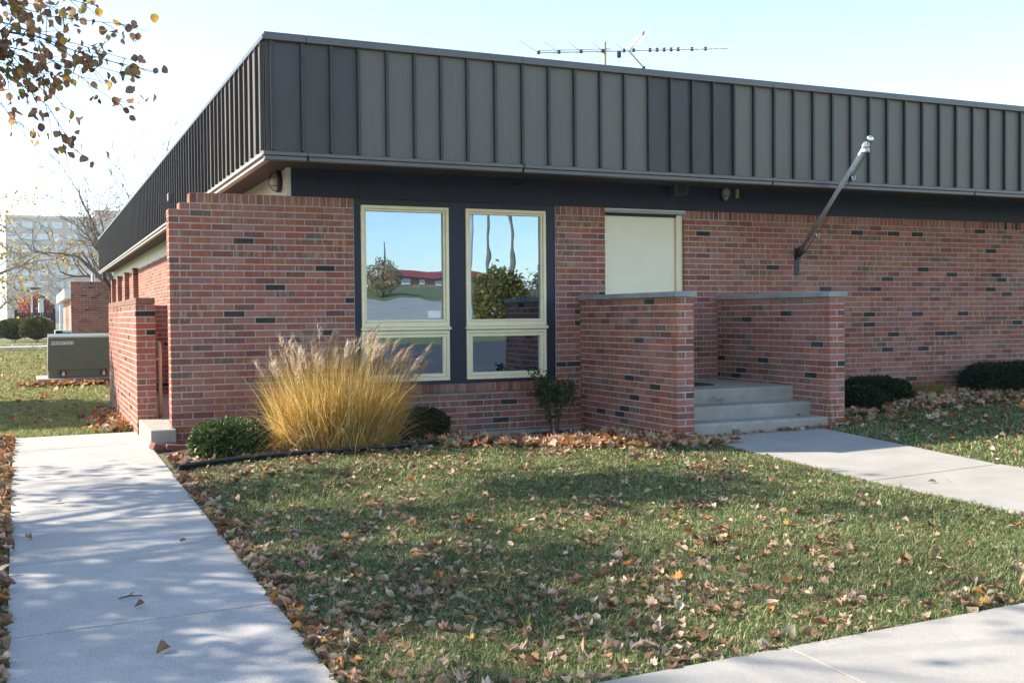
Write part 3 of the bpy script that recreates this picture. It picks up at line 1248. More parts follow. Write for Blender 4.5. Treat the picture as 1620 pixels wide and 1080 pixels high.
pts = [(0.05, 1.30, 0.97)]
rail = [(0.035, 4.8, 0.97), (0.035, 1.45, 0.97)]
for i in range(1, 7):
    a = i / 6 * PI / 2
    rail.append((0.035, 1.45 - 0.12 * math.sin(a), 0.85 + 0.12 * math.cos(a)))
rail.append((0.035, 1.33, 0.155))
mb.tube(rail, 0.021, 10)
mb.build('top_rail', 'railing_paint', hr, (0.0, 1.5, 0.155), True)
MB().tube([(0.035, 1.33, 0.80), (-0.024, 1.33, 0.80)], 0.018, 8).build('bracket', 'railing_paint', hr, (0.0, 1.5, 0.155), True)
for yp in (3.0, 4.8):
    MB().tube([(0.035, yp, 0.155), (0.035, yp, 0.955)], 0.021, 8).build('post', 'railing_paint', hr, (0.0, 1.5, 0.155), True)


# ---------------------------------------------------------------- fixtures on the building
def bulkhead(loc, rz, label):
    """oval caged wall lamp; its back is at local y = 0, front towards -y"""
    t = thing('wall_lamp', loc, label, 'lamp', rz=rz)
    mb = MB()
    ring = [(0.055 * math.cos(a), 0.10 * math.sin(a)) for a in [2 * PI * i / 16 for i in range(16)]]
    vs = [(x * 1.15, 0, z * 1.1) for x, z in ring] + [(x * 1.15, -0.035, z * 1.1) for x, z in ring] + [(x, -0.04, z) for x, z in ring]
    fs = []
    for i in range(16):
        j = (i + 1) % 16
        fs += [(i, 16 + i, 16 + j, j), (16 + i, 32 + i, 32 + j, 16 + j)]
    fs.append(tuple(range(32, 48)))
    mb.add(vs, fs)
    mb.bbox(-0.03, 0.03, -0.05, -0.002, 0.10, 0.135, 0.006)
    mb.build('base', 'dark_metal', t, (0, 0, 0))
    MB().ball((0, -0.045, -0.005), (0.047, 0.065, 0.088), 14, 10).build('glass', 'lamp_glass', t, smooth=True)
    mb = MB()
    for zc in (-0.045, 0.04):
        k = math.sqrt(1 - (zc / 0.1) ** 2)
        mb.tube([(0.056 * k * math.cos(a), -0.04 - 0.075 * k * math.sin(a), zc) for a in [PI * i / 10 for i in range(11)]], 0.0045, 5)
    mb.tube([(0, -0.04 - 0.078 * math.sin(a), 0.1 * math.cos(a)) for a in [PI * i / 12 for i in range(13)]], 0.0045, 5)
    mb.build('cage', 'dark_metal', t)
    return t


p = onY(1145, 306, 0.02)
bulkhead((p[0], 0.021, p[2]), 0, 'caged oval wall lamp on the dark frieze right of the loudspeaker')
p = onX(441, 284, SX - 0.05)
bulkhead((SX - 0.0105, 0.30, p[2] - 0.01), -PI / 2, 'caged oval wall lamp under the eaves at the building corner')

p = onY(1069, 299, 0.0)
sp = thing('loudspeaker', (p[0], 0.0, p[2]), 'small square grey loudspeaker mounted above the cream door', 'loudspeaker')
MB().bbox(-0.10, 0.10, -0.13, 0.015, -0.085, 0.085, 0.01).build('cabinet', 'speaker_grey', sp)
mb = MB()
for r0, r1, ya, yb in ((0.062, 0.054, -0.136, -0.131), (0.054, 0.02, -0.1315, -0.1312), (0.02, 0.001, -0.133, -0.136)):
    n = 20
    vs = [(r0 * math.cos(2 * PI * i / n), ya, r0 * math.sin(2 * PI * i / n)) for i in range(n)] + \
         [(r1 * math.cos(2 * PI * i / n), yb, r1 * math.sin(2 * PI * i / n)) for i in range(n)]
    mb.add(vs, [(i, (i + 1) % n, n + (i + 1) % n, n + i) for i in range(n)])
mb.build('cone', 'speaker_cone', sp)
MB().box(-0.03, 0.03, 0.0, 0.021, 0.085, 0.12).build('bracket', 'dark_metal', sp)

p = onY(1166, 305, 0.02)
tag(MB().bbox(p[0] - 0.022, p[0] + 0.022, 0.008, 0.0215, p[2] - 0.065, p[2] + 0.065, 0.003).build('wall_tag', 'brass_tag'),
    'narrow yellowish vertical tag on the frieze beside the caged lamp', 'tag')

# wire loops below the fascia
mb = MB()
p0 = onY(829, 258, FYF - 0.05)
ringc = onY(815, 284, -0.02)
mb.tube([p0, p0 + [0.02, 0.01, -0.05], onY(834, 277, -0.5), onY(826, 290, -0.2), onY(815, 294, -0.03)], 0.006, 5)
for k in range(3):
    mb.tube([(ringc[0] + (0.085 - 0.02 * k) * math.cos(a), -0.012 - 0.008 * k + 0.01 * math.cos(a),
              ringc[2] - 0.01 * k + (0.062 - 0.018 * k) * math.sin(a)) for a in [0.4 + 5.2 * i / 16 - k for i in range(17)]], 0.005, 5)
mb.tube([ringc + [0, 0.0, 0.04], ringc + [0, 0.035, 0.05]], 0.006, 5)
tag(mb.build('loose_cable', 'sky_wire'), 'loose black cable looped under the fascia above the windows', 'cable')

# small box on the side fascia
mb = MB()
mb.bbox(FXC - 0.08, FXC - 0.03, 5.9, 6.06, 2.98, 3.10, 0.006)
tag(mb.build('junction_box', 'trim_metal'), 'small metal box fixed to the ribbed side fascia', 'box')

# flag pole on its bracket
fp = thing('flagpole', (7.47, 0, 1.73), 'bare aluminium flagpole angled out from the brick wall on a bracket', 'flagpole')
fo = (7.47, 0, 1.73)
mb = MB()
mb.bbox(7.435, 7.505, -0.012, -0.001, 1.70, 2.04, 0.003)
mb.bbox(7.445, 7.495, -0.05, -0.0125, 1.90, 2.03, 0.006)
mb.build('bracket_plate', 'dark_metal', fp, fo)
q0, q1 = Vector((7.47, -0.03, 1.955)), Vector(onX(1370, 230, 7.08))
dd = (q1 - q0).normalized()
MB().tube([q0 - dd * 0.02, q0 + dd * 0.13], 0.042, 12).build('socket', 'dark_metal', fp, fo, True)
MB().tube([q0 + dd * 0.1, q1], [0.027, 0.024], 12).build('pole', 'dull_aluminium', fp, fo, True)
mb = MB()
mb.tube([q1 - dd * 0.03, q1 + dd * 0.02], 0.038, 12)
mb.bbox(q1.x - 0.02, q1.x + 0.05, q1.y - 0.01, q1.y + 0.05, q1.z - 0.075, q1.z - 0.02, 0.006)
mb.build('truck', 'dull_aluminium', fp, fo)
mb = MB()
mb.tube([q1, q1 + dd * 0.06], 0.010, 8)
mb.build('finial_stem', 'steel', fp, fo, True)
MB().ball(q1 + dd * 0.095 , 0.042, 16, 12).build('finial', 'polished_steel', fp, fo, True)
mb = MB()
off = Vector((0.012, -0.02, -0.062))
mb.tube([q1 + off, q0 + dd * 0.9 + off * 1.3, q0 + dd * 0.12 + off], 0.004, 5)
mb.build('halyard', 'sky_wire', fp, fo)
for tt in (0.56, 1.6):
    c = q0 + dd * tt + off * 1.25
    mb = MB()
    mb.tube([(c.x + 0.022 * math.sin(a), c.y, c.z - 0.02 + 0.03 * math.cos(a)) for a in [5.2 * i / 10 for i in range(11)]], 0.005, 5)
    mb.build('snap_hook', 'steel', fp, fo)

# TV aerial on the roof
AY = 4.0
a0, a1, am = onY(852, 84, AY), onY(1152, 77, AY), onY(957, 79, AY)
at_ = thing('rooftop_aerial', (am[0], AY, 3.55), 'long spindly metal television aerial standing on the flat roof', 'aerial')
ao = (am[0], AY, 3.55)
MB().tube([(am[0], AY, 3.55), (am[0], AY, am[2] + 0.12)], 0.022, 8).build('mast', 'brass_tag', at_, ao)
A0, A1 = Vector(a0), Vector(a1)
MB().tube([A0, A1], 0.010, 6).build('boom', 'aerial_alloy', at_, ao)
MB().tube([A0 + Vector((0, 0, 0.035)), A0.lerp(A1, 0.36) + Vector((0, 0, 0.035))], 0.010, 6).build('boom', 'aerial_alloy', at_, ao)
axis_d = (A1 - A0).normalized()
perp = Vector((-axis_d.y, axis_d.x, 0)).normalized()
tilt = (perp + Vector((0, 0, 0.02))).normalized()
for i, (f, L) in enumerate([(0.0, 1.25), (0.10, 1.05), (0.21, 1.0), (0.32, 0.9), (0.43, 0.75), (0.48, 0.6)]):
    c = A0.lerp(A1, f)
    mb = MB()
    sgn = 1 if i % 2 else -1
    for s in (-1, 1):
        mb.tube([c, c + (tilt * s + axis_d * -0.8) .normalized() * L], [0.006, 0.004], 5)
    el = mb.build('element', 'aerial_alloy', at_, ao)
    MB().bbox(c.x - 0.02, c.x + 0.02, c.y - 0.02, c.y + 0.02, c.z - 0.02, c.z + 0.034, 0.005).build('insulator', 'black_plastic', el, ao)
for i in range(13):
    f = 0.53 + i * 0.038
    c = A0.lerp(A1, f)
    L = 0.17 - 0.004 * i
    mb = MB()
    mb.tube([c - tilt * L, c + tilt * L], 0.005, 5)
    el = mb.build('element', 'aerial_alloy', at_, ao)
    if i in (1, 2, 3, 4, 5, 7, 9):
        MB().bbox(c.x - 0.02, c.x + 0.02, c.y - 0.02, c.y + 0.02, c.z - 0.025, c.z + 0.035, 0.004).build('insulator', 'black_plastic', el, ao)
cv = A0.lerp(A1, 0.455)
for s in (-1, 1):
    mb = MB()
    tip = cv + axis_d * 0.27 + Vector((0, 0, 0.27 * s))
    mb.tube([cv, tip], 0.014, 6)
    for k in range(4):
        q = cv.lerp(tip, 0.35 + 0.2 * k)
        mb.tube([q - tilt * 0.28, q + tilt * 0.28], 0.004, 4)
    arm = mb.build('reflector_arm', 'aerial_alloy', at_, ao)
    MB().ball(tip, 0.03, 8, 6).build('end_cap', 'black_plastic', arm, ao)
c = A0.lerp(A1, 0.40)
MB().bbox(c.x - 0.03, c.x + 0.03, c.y - 0.05, c.y, c.z - 0.11, c.z - 0.005, 0.01).build('balun_box', 'black_plastic', at_, ao)

# ---------------------------------------------------------------- transformer cabinet on the back lawn
TY = 12.0
TX0, TX1 = -0.965, 0.62
tr = thing('transformer_cabinet', (-0.2, TY, 0), 'dull green metal transformer cabinet with white number strip on concrete pad', 'transformer')
to = (-0.2, TY, 0)
gp = -0.02
mb = MB()
mb.bbox(TX0 - 0.2, TX1 + 0.2, TY - 0.16, TY + 1.35, -0.15, 0.085, 0.012)
mb.build('pad', 'foundation_concrete', tr, to)
mb = MB()
mb.bbox(TX0 + 0.008, TX1 - 0.008, TY + 0.012, TY + 1.2, 0.086, 0.245, 0.006)
mb.build('sill_box', 'cabinet_green', tr, to)
mb = MB()
prof = [(TY, 0.246), (TY + 0.035, 0.875), (TY + 0.07, 0.90), (TY + 1.2, 0.94), (TY + 1.2, 0.246)]
vs = [(TX0 + (0.02 if z > 0.5 else 0), y_, z) for y_, z in prof] + [(TX1, y_, z) for y_, z in prof]
mb.add(vs, [(0, 1, 2, 3, 4), (9, 8, 7, 6, 5)] + [(i, 5 + i, 5 + (i + 1) % 5, (i + 1) % 5) for i in range(5)])
mb.build('hood', 'cabinet_green', tr, to)
for u in (100, 164):
    p = onY(u, 585, TY)
    lt = MB().bbox(p[0] - 0.075, p[0] + 0.06, TY - 0.022, TY + 0.004, 0.15, 0.255, 0.01).build('latch', 'rust', tr, to)
    mb = MB()
    mb.bbox(p[0] - 0.022, p[0] + 0.026, TY - 0.045, TY - 0.0225, 0.135, 0.195, 0.005)
    mb.tube([(p[0] - 0.014, TY - 0.033, 0.19), (p[0] - 0.014, TY - 0.033, 0.215), (p[0] + 0.002, TY - 0.033, 0.228), (p[0] + 0.018, TY - 0.033, 0.215), (p[0] + 0.018, TY - 0.033, 0.19)], 0.004, 5)
    mb.build('padlock', 'padlock_white', lt, to)
# number strip: eight white squares with a black character each
sx0, sx1 = onY(81.0, 543, TY)[0], onY(116.6, 543, TY)[0]
zs = onY(98, 542.6, TY)[2]
ys = TY + 0.024
chars = '49407322'
cw = (sx1 - sx0) / 8
tb = (0.875 - 0.246) / 0.035
for i, ch in enumerate(chars):
    x = sx0 + cw * (i + 0.5)
    pl = MB().bbox(x - cw * 0.47, x + cw * 0.47, ys - 0.008, ys + 0.012, zs - 0.034, zs + 0.034, 0.002).build('number_plate', 'white_sticker', tr, to)
    cu = bpy.data.curves.new('digit', 'FONT')
    cu.body = ch
    cu.size = 0.066
    cu.align_x = 'CENTER'
    cu.align_y = 'CENTER'
    cu.offset = 0.0012
    tmp = bpy.data.objects.new('digit', cu)
    link(tmp)
    bpy.context.view_layer.update()
    me = bpy.data.meshes.new_from_object(tmp)
    bpy.data.objects.remove(tmp)
    me.materials.clear()
    me.materials.append(MATS['ink_black'])
    o = bpy.data.objects.new('digit', me)
    o.location = (x - to[0], ys - 0.0095 - to[1], zs - to[2])
    o.rotation_euler = (PI / 2, 0, 0)
    link(o, pl)

# ---------------------------------------------------------------- vegetation helpers
def rot_frame(n, rng):
    """n random rotation matrices (columns: axes)"""
    q = rng.normal(size=(n, 4))
    q /= np.linalg.norm(q, axis=1, keepdims=True)
    w, x, y, z = q.T
    R = np.empty((n, 3, 3))
    R[:, 0, 0] = 1 - 2 * (y * y + z * z); R[:, 0, 1] = 2 * (x * y - w * z); R[:, 0, 2] = 2 * (x * z + w * y)
    R[:, 1, 0] = 2 * (x * y + w * z); R[:, 1, 1] = 1 - 2 * (x * x + z * z); R[:, 1, 2] = 2 * (y * z - w * x)
    R[:, 2, 0] = 2 * (x * z - w * y); R[:, 2, 1] = 2 * (y * z + w * x); R[:, 2, 2] = 1 - 2 * (x * x + y * y)
    return R


def scatter(name, tmplV, tmplF, P, R, S, C, mat, parent=None, smooth=False):
    """copies of a small shape at points P with rotations R, sizes S, colours C, in one mesh"""
    n, k = len(P), len(tmplV)
    V = np.einsum('nij,kj->nki', R, tmplV) * np.asarray(S).reshape(n, 1, -1) + P[:, None, :]
    F = (tmplF[None] + (np.arange(n) * k)[:, None, None]).reshape(-1, tmplF.shape[1])
    CC = np.repeat(C[:, None, :], k, 1).reshape(-1, C.shape[1])
    return np_obj(name, V.reshape(-1, 3), F, CC, mat, parent, smooth)


def pick(n, colours, weights, rng, jit=0.18):
    c = np.array(colours)[rng.choice(len(colours), n, p=np.array(weights) / sum(weights))]
    return c * (1 + rng.uniform(-jit, jit, (n, 1))) * (1 + rng.uniform(-0.06, 0.06, (n, 3)))


OVATE = [(0, 0), (0.20, 0.16), (0.30, 0.42), (0.24, 0.68), (0.10, 0.90), (0, 1.0), (-0.10, 0.90), (-0.24, 0.68), (-0.30, 0.42), (-0.20, 0.16)]
MAPLE = [(0, 0), (0.16, 0.10), (0.40, 0.03), (0.33, 0.20), (0.58, 0.36), (0.44, 0.44), (0.50, 0.66), (0.30, 0.58), (0.20, 0.56), (0.24, 0.80), (0.12, 0.80), (0, 1.05),
         (-0.12, 0.80), (-0.24, 0.80), (-0.20, 0.56), (-0.30, 0.58), (-0.50, 0.66), (-0.44, 0.44), (-0.58, 0.36), (-0.33, 0.20), (-0.40, 0.03), (-0.16, 0.10)]


def leaf_template(outline, curl, fold, twist, rng):
    """curled leaf, fan of triangles around two midrib points, lying in XY, length 1"""
    pts = [(x, y, 0) for x, y in outline]
    n = len(pts)
    V = np.array(pts + [(0, 0.33, 0), (0, 0.62, 0)], float)
    F = []
    for i in range(n):
        j = (i + 1) % n
        m = (V[i, 1] + V[j, 1]) / 2
        F.append((i, j, n if m < 0.48 else n + 1))
    top = [i for i in range(n) if V[i, 1] >= 0.44]
    F.append((n + 1, n, max(range(n), key=lambda i: (V[i, 0] > 0) * (1 - abs(V[i, 1] - 0.48)))))
    F.append((n, n + 1, max(range(n), key=lambda i: (V[i, 0] < 0) * (1 - abs(V[i, 1] - 0.48)))))
    x, y = V[:, 0].copy(), V[:, 1].copy() - 0.45
    z = fold * np.abs(x) + curl * (y ** 2) + twist * x * y + 0.06 * np.sin(x * 13 + rng.uniform(0, 6)) * np.cos(y * 9 + rng.uniform(0, 6))
    # roll the sides up
    r = rng.uniform(0.0, 1.5)
    z += r * x * x
    x = x * (1 - 0.25 * min(1, abs(fold)))
    return np.stack([x, y, z], 1), np.array(F)


def flat_rot(n, rng, tilt=0.5):
    """random heading, limited tilt"""
    a = rng.uniform(0, 2 * PI, n)
    t = np.abs(rng.normal(0, tilt, n))
    b = rng.uniform(0, 2 * PI, n)
    ca, sa = np.cos(a), np.sin(a)
    Rz = np.zeros((n, 3, 3)); Rz[:, 0, 0] = ca; Rz[:, 0, 1] = -sa; Rz[:, 1, 0] = sa; Rz[:, 1, 1] = ca; Rz[:, 2, 2] = 1
    kx, ky = np.cos(b), np.sin(b)
    ct, s_ = np.cos(t), np.sin(t)
    R = np.zeros((n, 3, 3))
    R[:, 0, 0] = ct + kx * kx * (1 - ct); R[:, 0, 1] = kx * ky * (1 - ct); R[:, 0, 2] = ky * s_
    R[:, 1, 0] = kx * ky * (1 - ct); R[:, 1, 1] = ct + ky * ky * (1 - ct); R[:, 1, 2] = -kx * s_
    R[:, 2, 0] = -ky * s_; R[:, 2, 1] = kx * s_; R[:, 2, 2] = ct
    return R @ Rz


def blades(name, P, H, W, lean, C, mat='grass_blade', parent=None, rng=RNG):
    """grass blades bending over: 5 points and 3 triangles each"""
    n = len(P)
    a = rng.uniform(0, 2 * PI, n)
    dx, dy = np.cos(a), np.sin(a)
    b = a + rng.normal(PI / 2, 0.5, n)
    lx, ly = np.cos(b) * lean, np.sin(b) * lean
    V = np.empty((n, 5, 3))
    for i, s in ((0, -1), (1, 1)):
        V[:, i, 0] = P[:, 0] + s * dx * W / 2
        V[:, i, 1] = P[:, 1] + s * dy * W / 2
        V[:, i, 2] = P[:, 2]
    for i, s in ((2, 1), (3, -1)):
        V[:, i, 0] = P[:, 0] + s * dx * W * 0.4 + lx * H * 0.3
        V[:, i, 1] = P[:, 1] + s * dy * W * 0.4 + ly * H * 0.3
        V[:, i, 2] = P[:, 2] + H * 0.62
    V[:, 4, 0] = P[:, 0] + lx * H
    V[:, 4, 1] = P[:, 1] + ly * H
    V[:, 4, 2] = P[:, 2] + H * (1 - 0.25 * lean)
    F = np.array([(0, 1, 2), (0, 2, 3), (3, 2, 4)])
    F = (F[None] + (np.arange(n) * 5)[:, None, None]).reshape(-1, 3)
    CC = np.repeat(C[:, None, :], 5, 1)
    CC[:, 4] *= 1.15
    CC[:, :2] *= 0.8
    return np_obj(name, V.reshape(-1, 3), F, CC.reshape(-1, C.shape[1]), mat, parent)


# ---------------------------------------------------------------- lawn grass
G_COL = [(0.135, 0.180, 0.058), (0.180, 0.222, 0.078), (0.078, 0.122, 0.048), (0.40, 0.37, 0.17), (0.52, 0.47, 0.27)]
G_W = [32, 30, 16, 15, 8]


def lawn(n, x0, x1, y0, y1, keep, hs=1.0, ws=1.0, rng=RNG, sunny=0.0):
    x = rng.uniform(x0, x1, n)
    y = rng.uniform(y0, y1, n)
    m = keep(x, y)
    x, y = x[m], y[m]
    d = np.hypot(x - CAM[0], y - CAM[1])
    P = np.stack([x, y, gz(x, y) - 0.004], 1)
    patch = 0.5 + 0.5 * np.sin(x * 1.9 + 1.1 * np.sin(y * 1.3)) * np.sin(y * 2.1 + np.sin(x * 1.7))
    H = hs * rng.uniform(0.022, 0.062, len(x)) * (0.75 + 0.5 * patch)
    W = ws * rng.uniform(0.0028, 0.0048, len(x)) * np.clip(d / 5.5, 1, 3)
    C = pick(len(x), G_COL, G_W, rng)
    C *= (0.85 + 0.35 * (1 - patch))[:, None]
    if sunny:
        C = C * 0.45 + np.array([0.36, 0.37, 0.12]) * 0.55      # yellower back turf, its colour also lightened to look sunlit
    return P, H, W, C


def main_keep(x, y):
    wl = -0.165 + 0.0048 * (-y - 3) - 0.004 + 0.014 * np.sin(y * 5.1) * np.sin(y * 13.7)
    return (x > wl) & (y < bed_y(x) - 0.02 + 0.04 * np.sin(x * 9)) & (y > -7.165) & (x < 4.53 + 0.1 * sstep(y, -4.5, -2.0))


def right_keep(x, y):
    bd = -1.95 + 0.9 * sstep(x, 6.4, 7.6) + 0.12 * np.sin(x * 2.3)
    return (x > 5.95 + 0.19 * sstep(y, -4.4, -2.1)) & (y < bd + 0.15) & (y > -7.15)


parts = [lawn(120000, -0.2, 4.6, -7.17, -5.0, main_keep),
         lawn(95000, -0.2, 4.7, -5.0, -3.2, main_keep),
         lawn(65000, -0.2, 4.7, -3.2, -1.05, main_keep, 0.95),
         lawn(60000, 5.9, 11.5, -5.5, -0.9, right_keep, 1.0, 1.15),
         lawn(26000, -2.2, -1.375, -7.2, 1.7, lambda x, y: x < -1.37 - 0.012 * (y + 3) - 0.01, 1.1),
         lawn(60000, -3.2, -0.235, 1.45, 9.0, lambda x, y: (y > 1.70) | (x > -0.1), 1.0, 1.3, sunny=1.0),
         lawn(45000, -4.0, 1.0, 9.0, 24.0, lambda x, y: ~((x > TX0 - 0.2) & (y > TY - 0.16) & (y < TY + 1.35)) & (x < 0.95), 1.1, 1.6, sunny=1.0),
         lawn(20000, -5.0, 1.0, 24.0, 42.0, lambda x, y: x < 5, 1.5, 2.2, sunny=1.0)]
P, H, W, C = (np.concatenate([q[i] for q in parts]) for i in range(4))
kind(tag(blades('lawn_grass', P, H, W, RNG.uniform(0.3, 1.5, len(P)), C), 'short green lawn grass with dry tan blades around the building', 'grass'), 'stuff')

# ---------------------------------------------------------------- fallen leaves
L_COL = [(0.34, 0.22, 0.135), (0.43, 0.305, 0.205), (0.25, 0.14, 0.08), (0.17, 0.095, 0.055), (0.40, 0.165, 0.045), (0.52, 0.40, 0.29), (0.42, 0.26, 0.06), (0.15, 0.17, 0.05)]
L_W = [26, 24, 22, 14, 2.5, 9, 1, 0.6]
lr = np.random.default_rng(5)
OV = []
for k_ in range(14):
    wd_ = lr.uniform(0.8, 1.55)
    OV.append(leaf_template([(x * wd_ * lr.uniform(0.85, 1.15), y * lr.uniform(0.95, 1.05)) for x, y in OVATE], lr.uniform(-0.5, 1.7), lr.uniform(0.0, 0.9), lr.uniform(-1.6, 1.6), lr))
MP = [leaf_template(MAPLE, lr.uniform(-0.3, 1.3), lr.uniform(-0.1, 0.7), lr.uniform(-1.2, 1.2), lr) for _ in range(10)]


def leaf_positions(n, rng):
    """lawn leaves: drifts, thicker in the foreground and along edges"""
    x = rng.uniform(-0.2, 4.7, n * 4)
    y = -1.1 - 6.06 * rng.uniform(0, 1, n * 4) ** 0.85
    drift = np.sin(x * 2.3 + 1.7 * np.sin(y * 1.9)) * np.sin(y * 3.1 + 1.3 * np.sin(x * 2.2 + 1)) + 0.5 * np.sin(x * 7.1 - y * 5.3)
    pr = 0.16 + 0.42 * np.clip(drift + 0.1, 0, 1.5)
    pr += 0.5 * np.exp(-(x + 0.15) / 0.14)                       # along the side walk
    pr += 0.6 * np.exp(-np.abs(y - bed_y(x)) / 0.22)             # along the bed
    pr += 0.45 * np.exp(-((x - 0.7) / 1.1) ** 2 - ((y + 6.0) / 1.5) ** 2)
    pr += 0.25 * np.exp(-(y + 7.16) / 0.12)
    pr *= 1 - 0.35 * sstep(x, 2.5, 4.5) * sstep(-y, 4.0, 5.5)
    ok = main_keep(x, y) & (rng.uniform(0, 1, n * 4) < pr)
    return x[ok][:n], y[ok][:n]


lx, ly = leaf_positions(4700, lr)
nl = len(lx)
ls = 0.030 + 0.046 * lr.uniform(0, 1, nl) ** 1.5
lz = gz(lx, ly) + lr.uniform(0.004, 0.036, nl)
LR = flat_rot(nl, lr, 0.42)
LC = pick(nl, L_COL, L_W, lr, 0.22)
dcam = np.hypot(lx - CAM[0], ly - CAM[1])
order = np.argsort(dcam)
near = set(order[:262].tolist())
leaf_meshes = []
for i in range(36):
    V, F = (OV + MP)[i % 24]
    me = bpy.data.meshes.new('fallen_leaf')
    me.from_pydata([tuple(v) for v in V], [], [tuple(map(int, f)) for f in F])
    c = pick(1, L_COL[:4] + L_COL[5:6] + L_COL[4:5], [26, 24, 22, 16, 10, 1.5], lr)[0]
    a = me.attributes.new('tint', 'FLOAT_COLOR', 'POINT')
    a.data.foreach_set('color', np.tile(np.array([*c, 1], np.float32), len(V)))
    me.materials.append(MATS['dry_leaf'])
    leaf_meshes.append(me)


def one_leaf(x, y, z, size, R, label, group, me=None):
    o = bpy.data.objects.new('fallen_leaf', me or leaf_meshes[random.randrange(36)])
    M = Matrix([[*(R[0] * size), x], [*(R[1] * size), y], [*(R[2] * size), z], [0, 0, 0, 1]])
    o.matrix_world = M
    link(o)
    return tag(o, label, 'leaf', group)


for i in sorted(near):
    one_leaf(lx[i], ly[i], lz[i], ls[i], LR[i], 'dry curled brown leaf lying in the foreground lawn grass', 'fallen leaves in the foreground grass')
stuff = []   # (P, R, S, C, kind)


def many(x, y, z, s, tilt, cols, w, maple):
    n = len(x)
    return (np.stack([x, y, z], 1), flat_rot(n, lr, tilt), s, pick(n, cols, w, lr, 0.22), maple)


far_i = np.array([i for i in range(nl) if i not in near])
fa, fb_ = far_i[::3], np.delete(far_i, np.arange(0, len(far_i), 3))
for ff_, mp_ in ((fa, True), (fb_, False)):
    stuff.append((np.stack([lx, ly, lz], 1)[ff_], LR[ff_], ls[ff_] * (1.05 if mp_ else 1.0), LC[ff_], mp_))
# maple leaves heaped in the bed and along the porch
M_COL = [(0.46, 0.28, 0.16), (0.54, 0.36, 0.22), (0.33, 0.16, 0.07), (0.24, 0.11, 0.055), (0.48, 0.22, 0.07), (0.60, 0.46, 0.32), (0.22, 0.24, 0.08)]
M_W = [24, 20, 16, 12, 8, 14, 2]


def bedleaf(n):
    x = lr.uniform(2.3, 4.44, n * 3)
    b = bed_y(x)
    y = b + lr.uniform(-0.30, 1.0, n * 3) ** 1 * 1.0
    ok = (y < -0.06) & (lr.uniform(0, 1, n * 3) < np.where(y < b + 0.55, 1.0, 0.45)) & ~((x > 4.40) & (y > YP))
    x, y = x[ok][:n], y[ok][:n]
    return x, y


x, y = bedleaf(620)
stuff.append(many(x, y, gz(x, y) + lr.uniform(0.018, 0.06, len(x)), lr.uniform(0.06, 0.14, len(x)), 0.6, M_COL, M_W, True))
x = lr.uniform(4.35, 4.85, 130); y = lr.uniform(-2.45, -2.02, 130)
ok = ~((x > 4.62) & (y > -2.3))
x, y = x[ok], y[ok]
stuff.append(many(x, y, gz(x, y) + lr.uniform(0.02, 0.06, len(x)), lr.uniform(0.06, 0.11, len(x)), 0.6, M_COL, M_W, True))
# around the shrubs left, in the mulch
x = lr.uniform(-0.1, 2.4, 420); y = bed_y(x) + lr.uniform(0.03, 0.9, 420)
stuff.append(many(x, y, gz(x, y) + lr.uniform(0.02, 0.05, 420), lr.uniform(0.035, 0.08, 420), 0.6, M_COL, M_W, True))
# right lawn and bed: maple leaves thick by the wall
x = lr.uniform(6.5, 11.4, 2600); y = -0.15 - np.abs(lr.normal(0, 1.0, 2600))
bd = -1.95 + 0.9 * sstep(x, 6.4, 7.6)
ok = (y > -4.2) & (x > 6.50) & (lr.uniform(0, 1, 2600) < np.where(y > bd - 0.35, 0.75, 0.28))
x, y = x[ok], y[ok]
stuff.append(many(x, y, gz(x, y) + lr.uniform(0.03, 0.075, len(x)), lr.uniform(0.06, 0.125, len(x)), 0.55, M_COL, M_W, True))
x = lr.uniform(6.0, 9.5, 260); y = lr.uniform(-5.2, -2.0, 260)
ok = right_keep(x, y)
x, y = x[ok], y[ok]
stuff.append(many(x, y, gz(x, y) + lr.uniform(0.02, 0.05, len(x)), lr.uniform(0.05, 0.09, len(x)), 0.5, L_COL, L_W, False))
# strip left of the side walk
x = -1.36 - np.abs(lr.normal(0, 0.13, 700)); y = lr.uniform(-7.0, 1.6, 700)
x = x - 0.012 * (y + 3) - 0.0
stuff.append(many(x, y, gz(x, y) + lr.uniform(0.015, 0.06, 700), lr.uniform(0.045, 0.085, 700), 0.6, L_COL, [14, 14, 24, 22, 10, 6, 1, 1], False))
x = -0.15 + np.abs(lr.normal(0, 0.07, 420)); y = lr.uniform(-7.0, -1.6, 420)
stuff.append(many(x, y, gz(x, y) + lr.uniform(0.01, 0.035, 420), lr.uniform(0.04, 0.08, 420), 0.6, L_COL, [14, 14, 24, 22, 8, 6, 1, 1], False))
# foot of the low wall and around the transformer, back lawn
x = lr.uniform(-0.55, -0.23, 260); x = -0.23 - np.abs(lr.normal(0, 0.16, 260)); y = lr.uniform(1.7, 4.6, 260)
stuff.append(many(x, y, gz(x, y) + lr.uniform(0.02, 0.06, 260), lr.uniform(0.06, 0.11, 260), 0.6, M_COL, [14, 10, 24, 24, 18, 4, 0.1], True))
x = lr.uniform(-1.5, 0.5, 330); y = TY - 0.2 - np.abs(lr.normal(0, 0.16, 330))
stuff.append(many(x, y, gz(x, y) + lr.uniform(0.03, 0.09, 330), lr.uniform(0.07, 0.13, 330), 0.6, M_COL, [14, 10, 24, 14, 24, 4, 0.1], True))
x = lr.uniform(-3.2, 0.6, 620); y = lr.uniform(1.8, 40, 620)
ok = ~((x > TX0 - 0.2) & (y > TY - 0.16) & (y < TY + 1.35)) & ((x < -0.25) | (y > 5.8))
x, y = x[ok], y[ok]
stuff.append(many(x, y, gz(x, y) + lr.uniform(0.03, 0.06, len(x)), lr.uniform(0.06, 0.12, len(x)), 0.5, M_COL, [18, 10, 16, 10, 30, 10, 0.1], True))
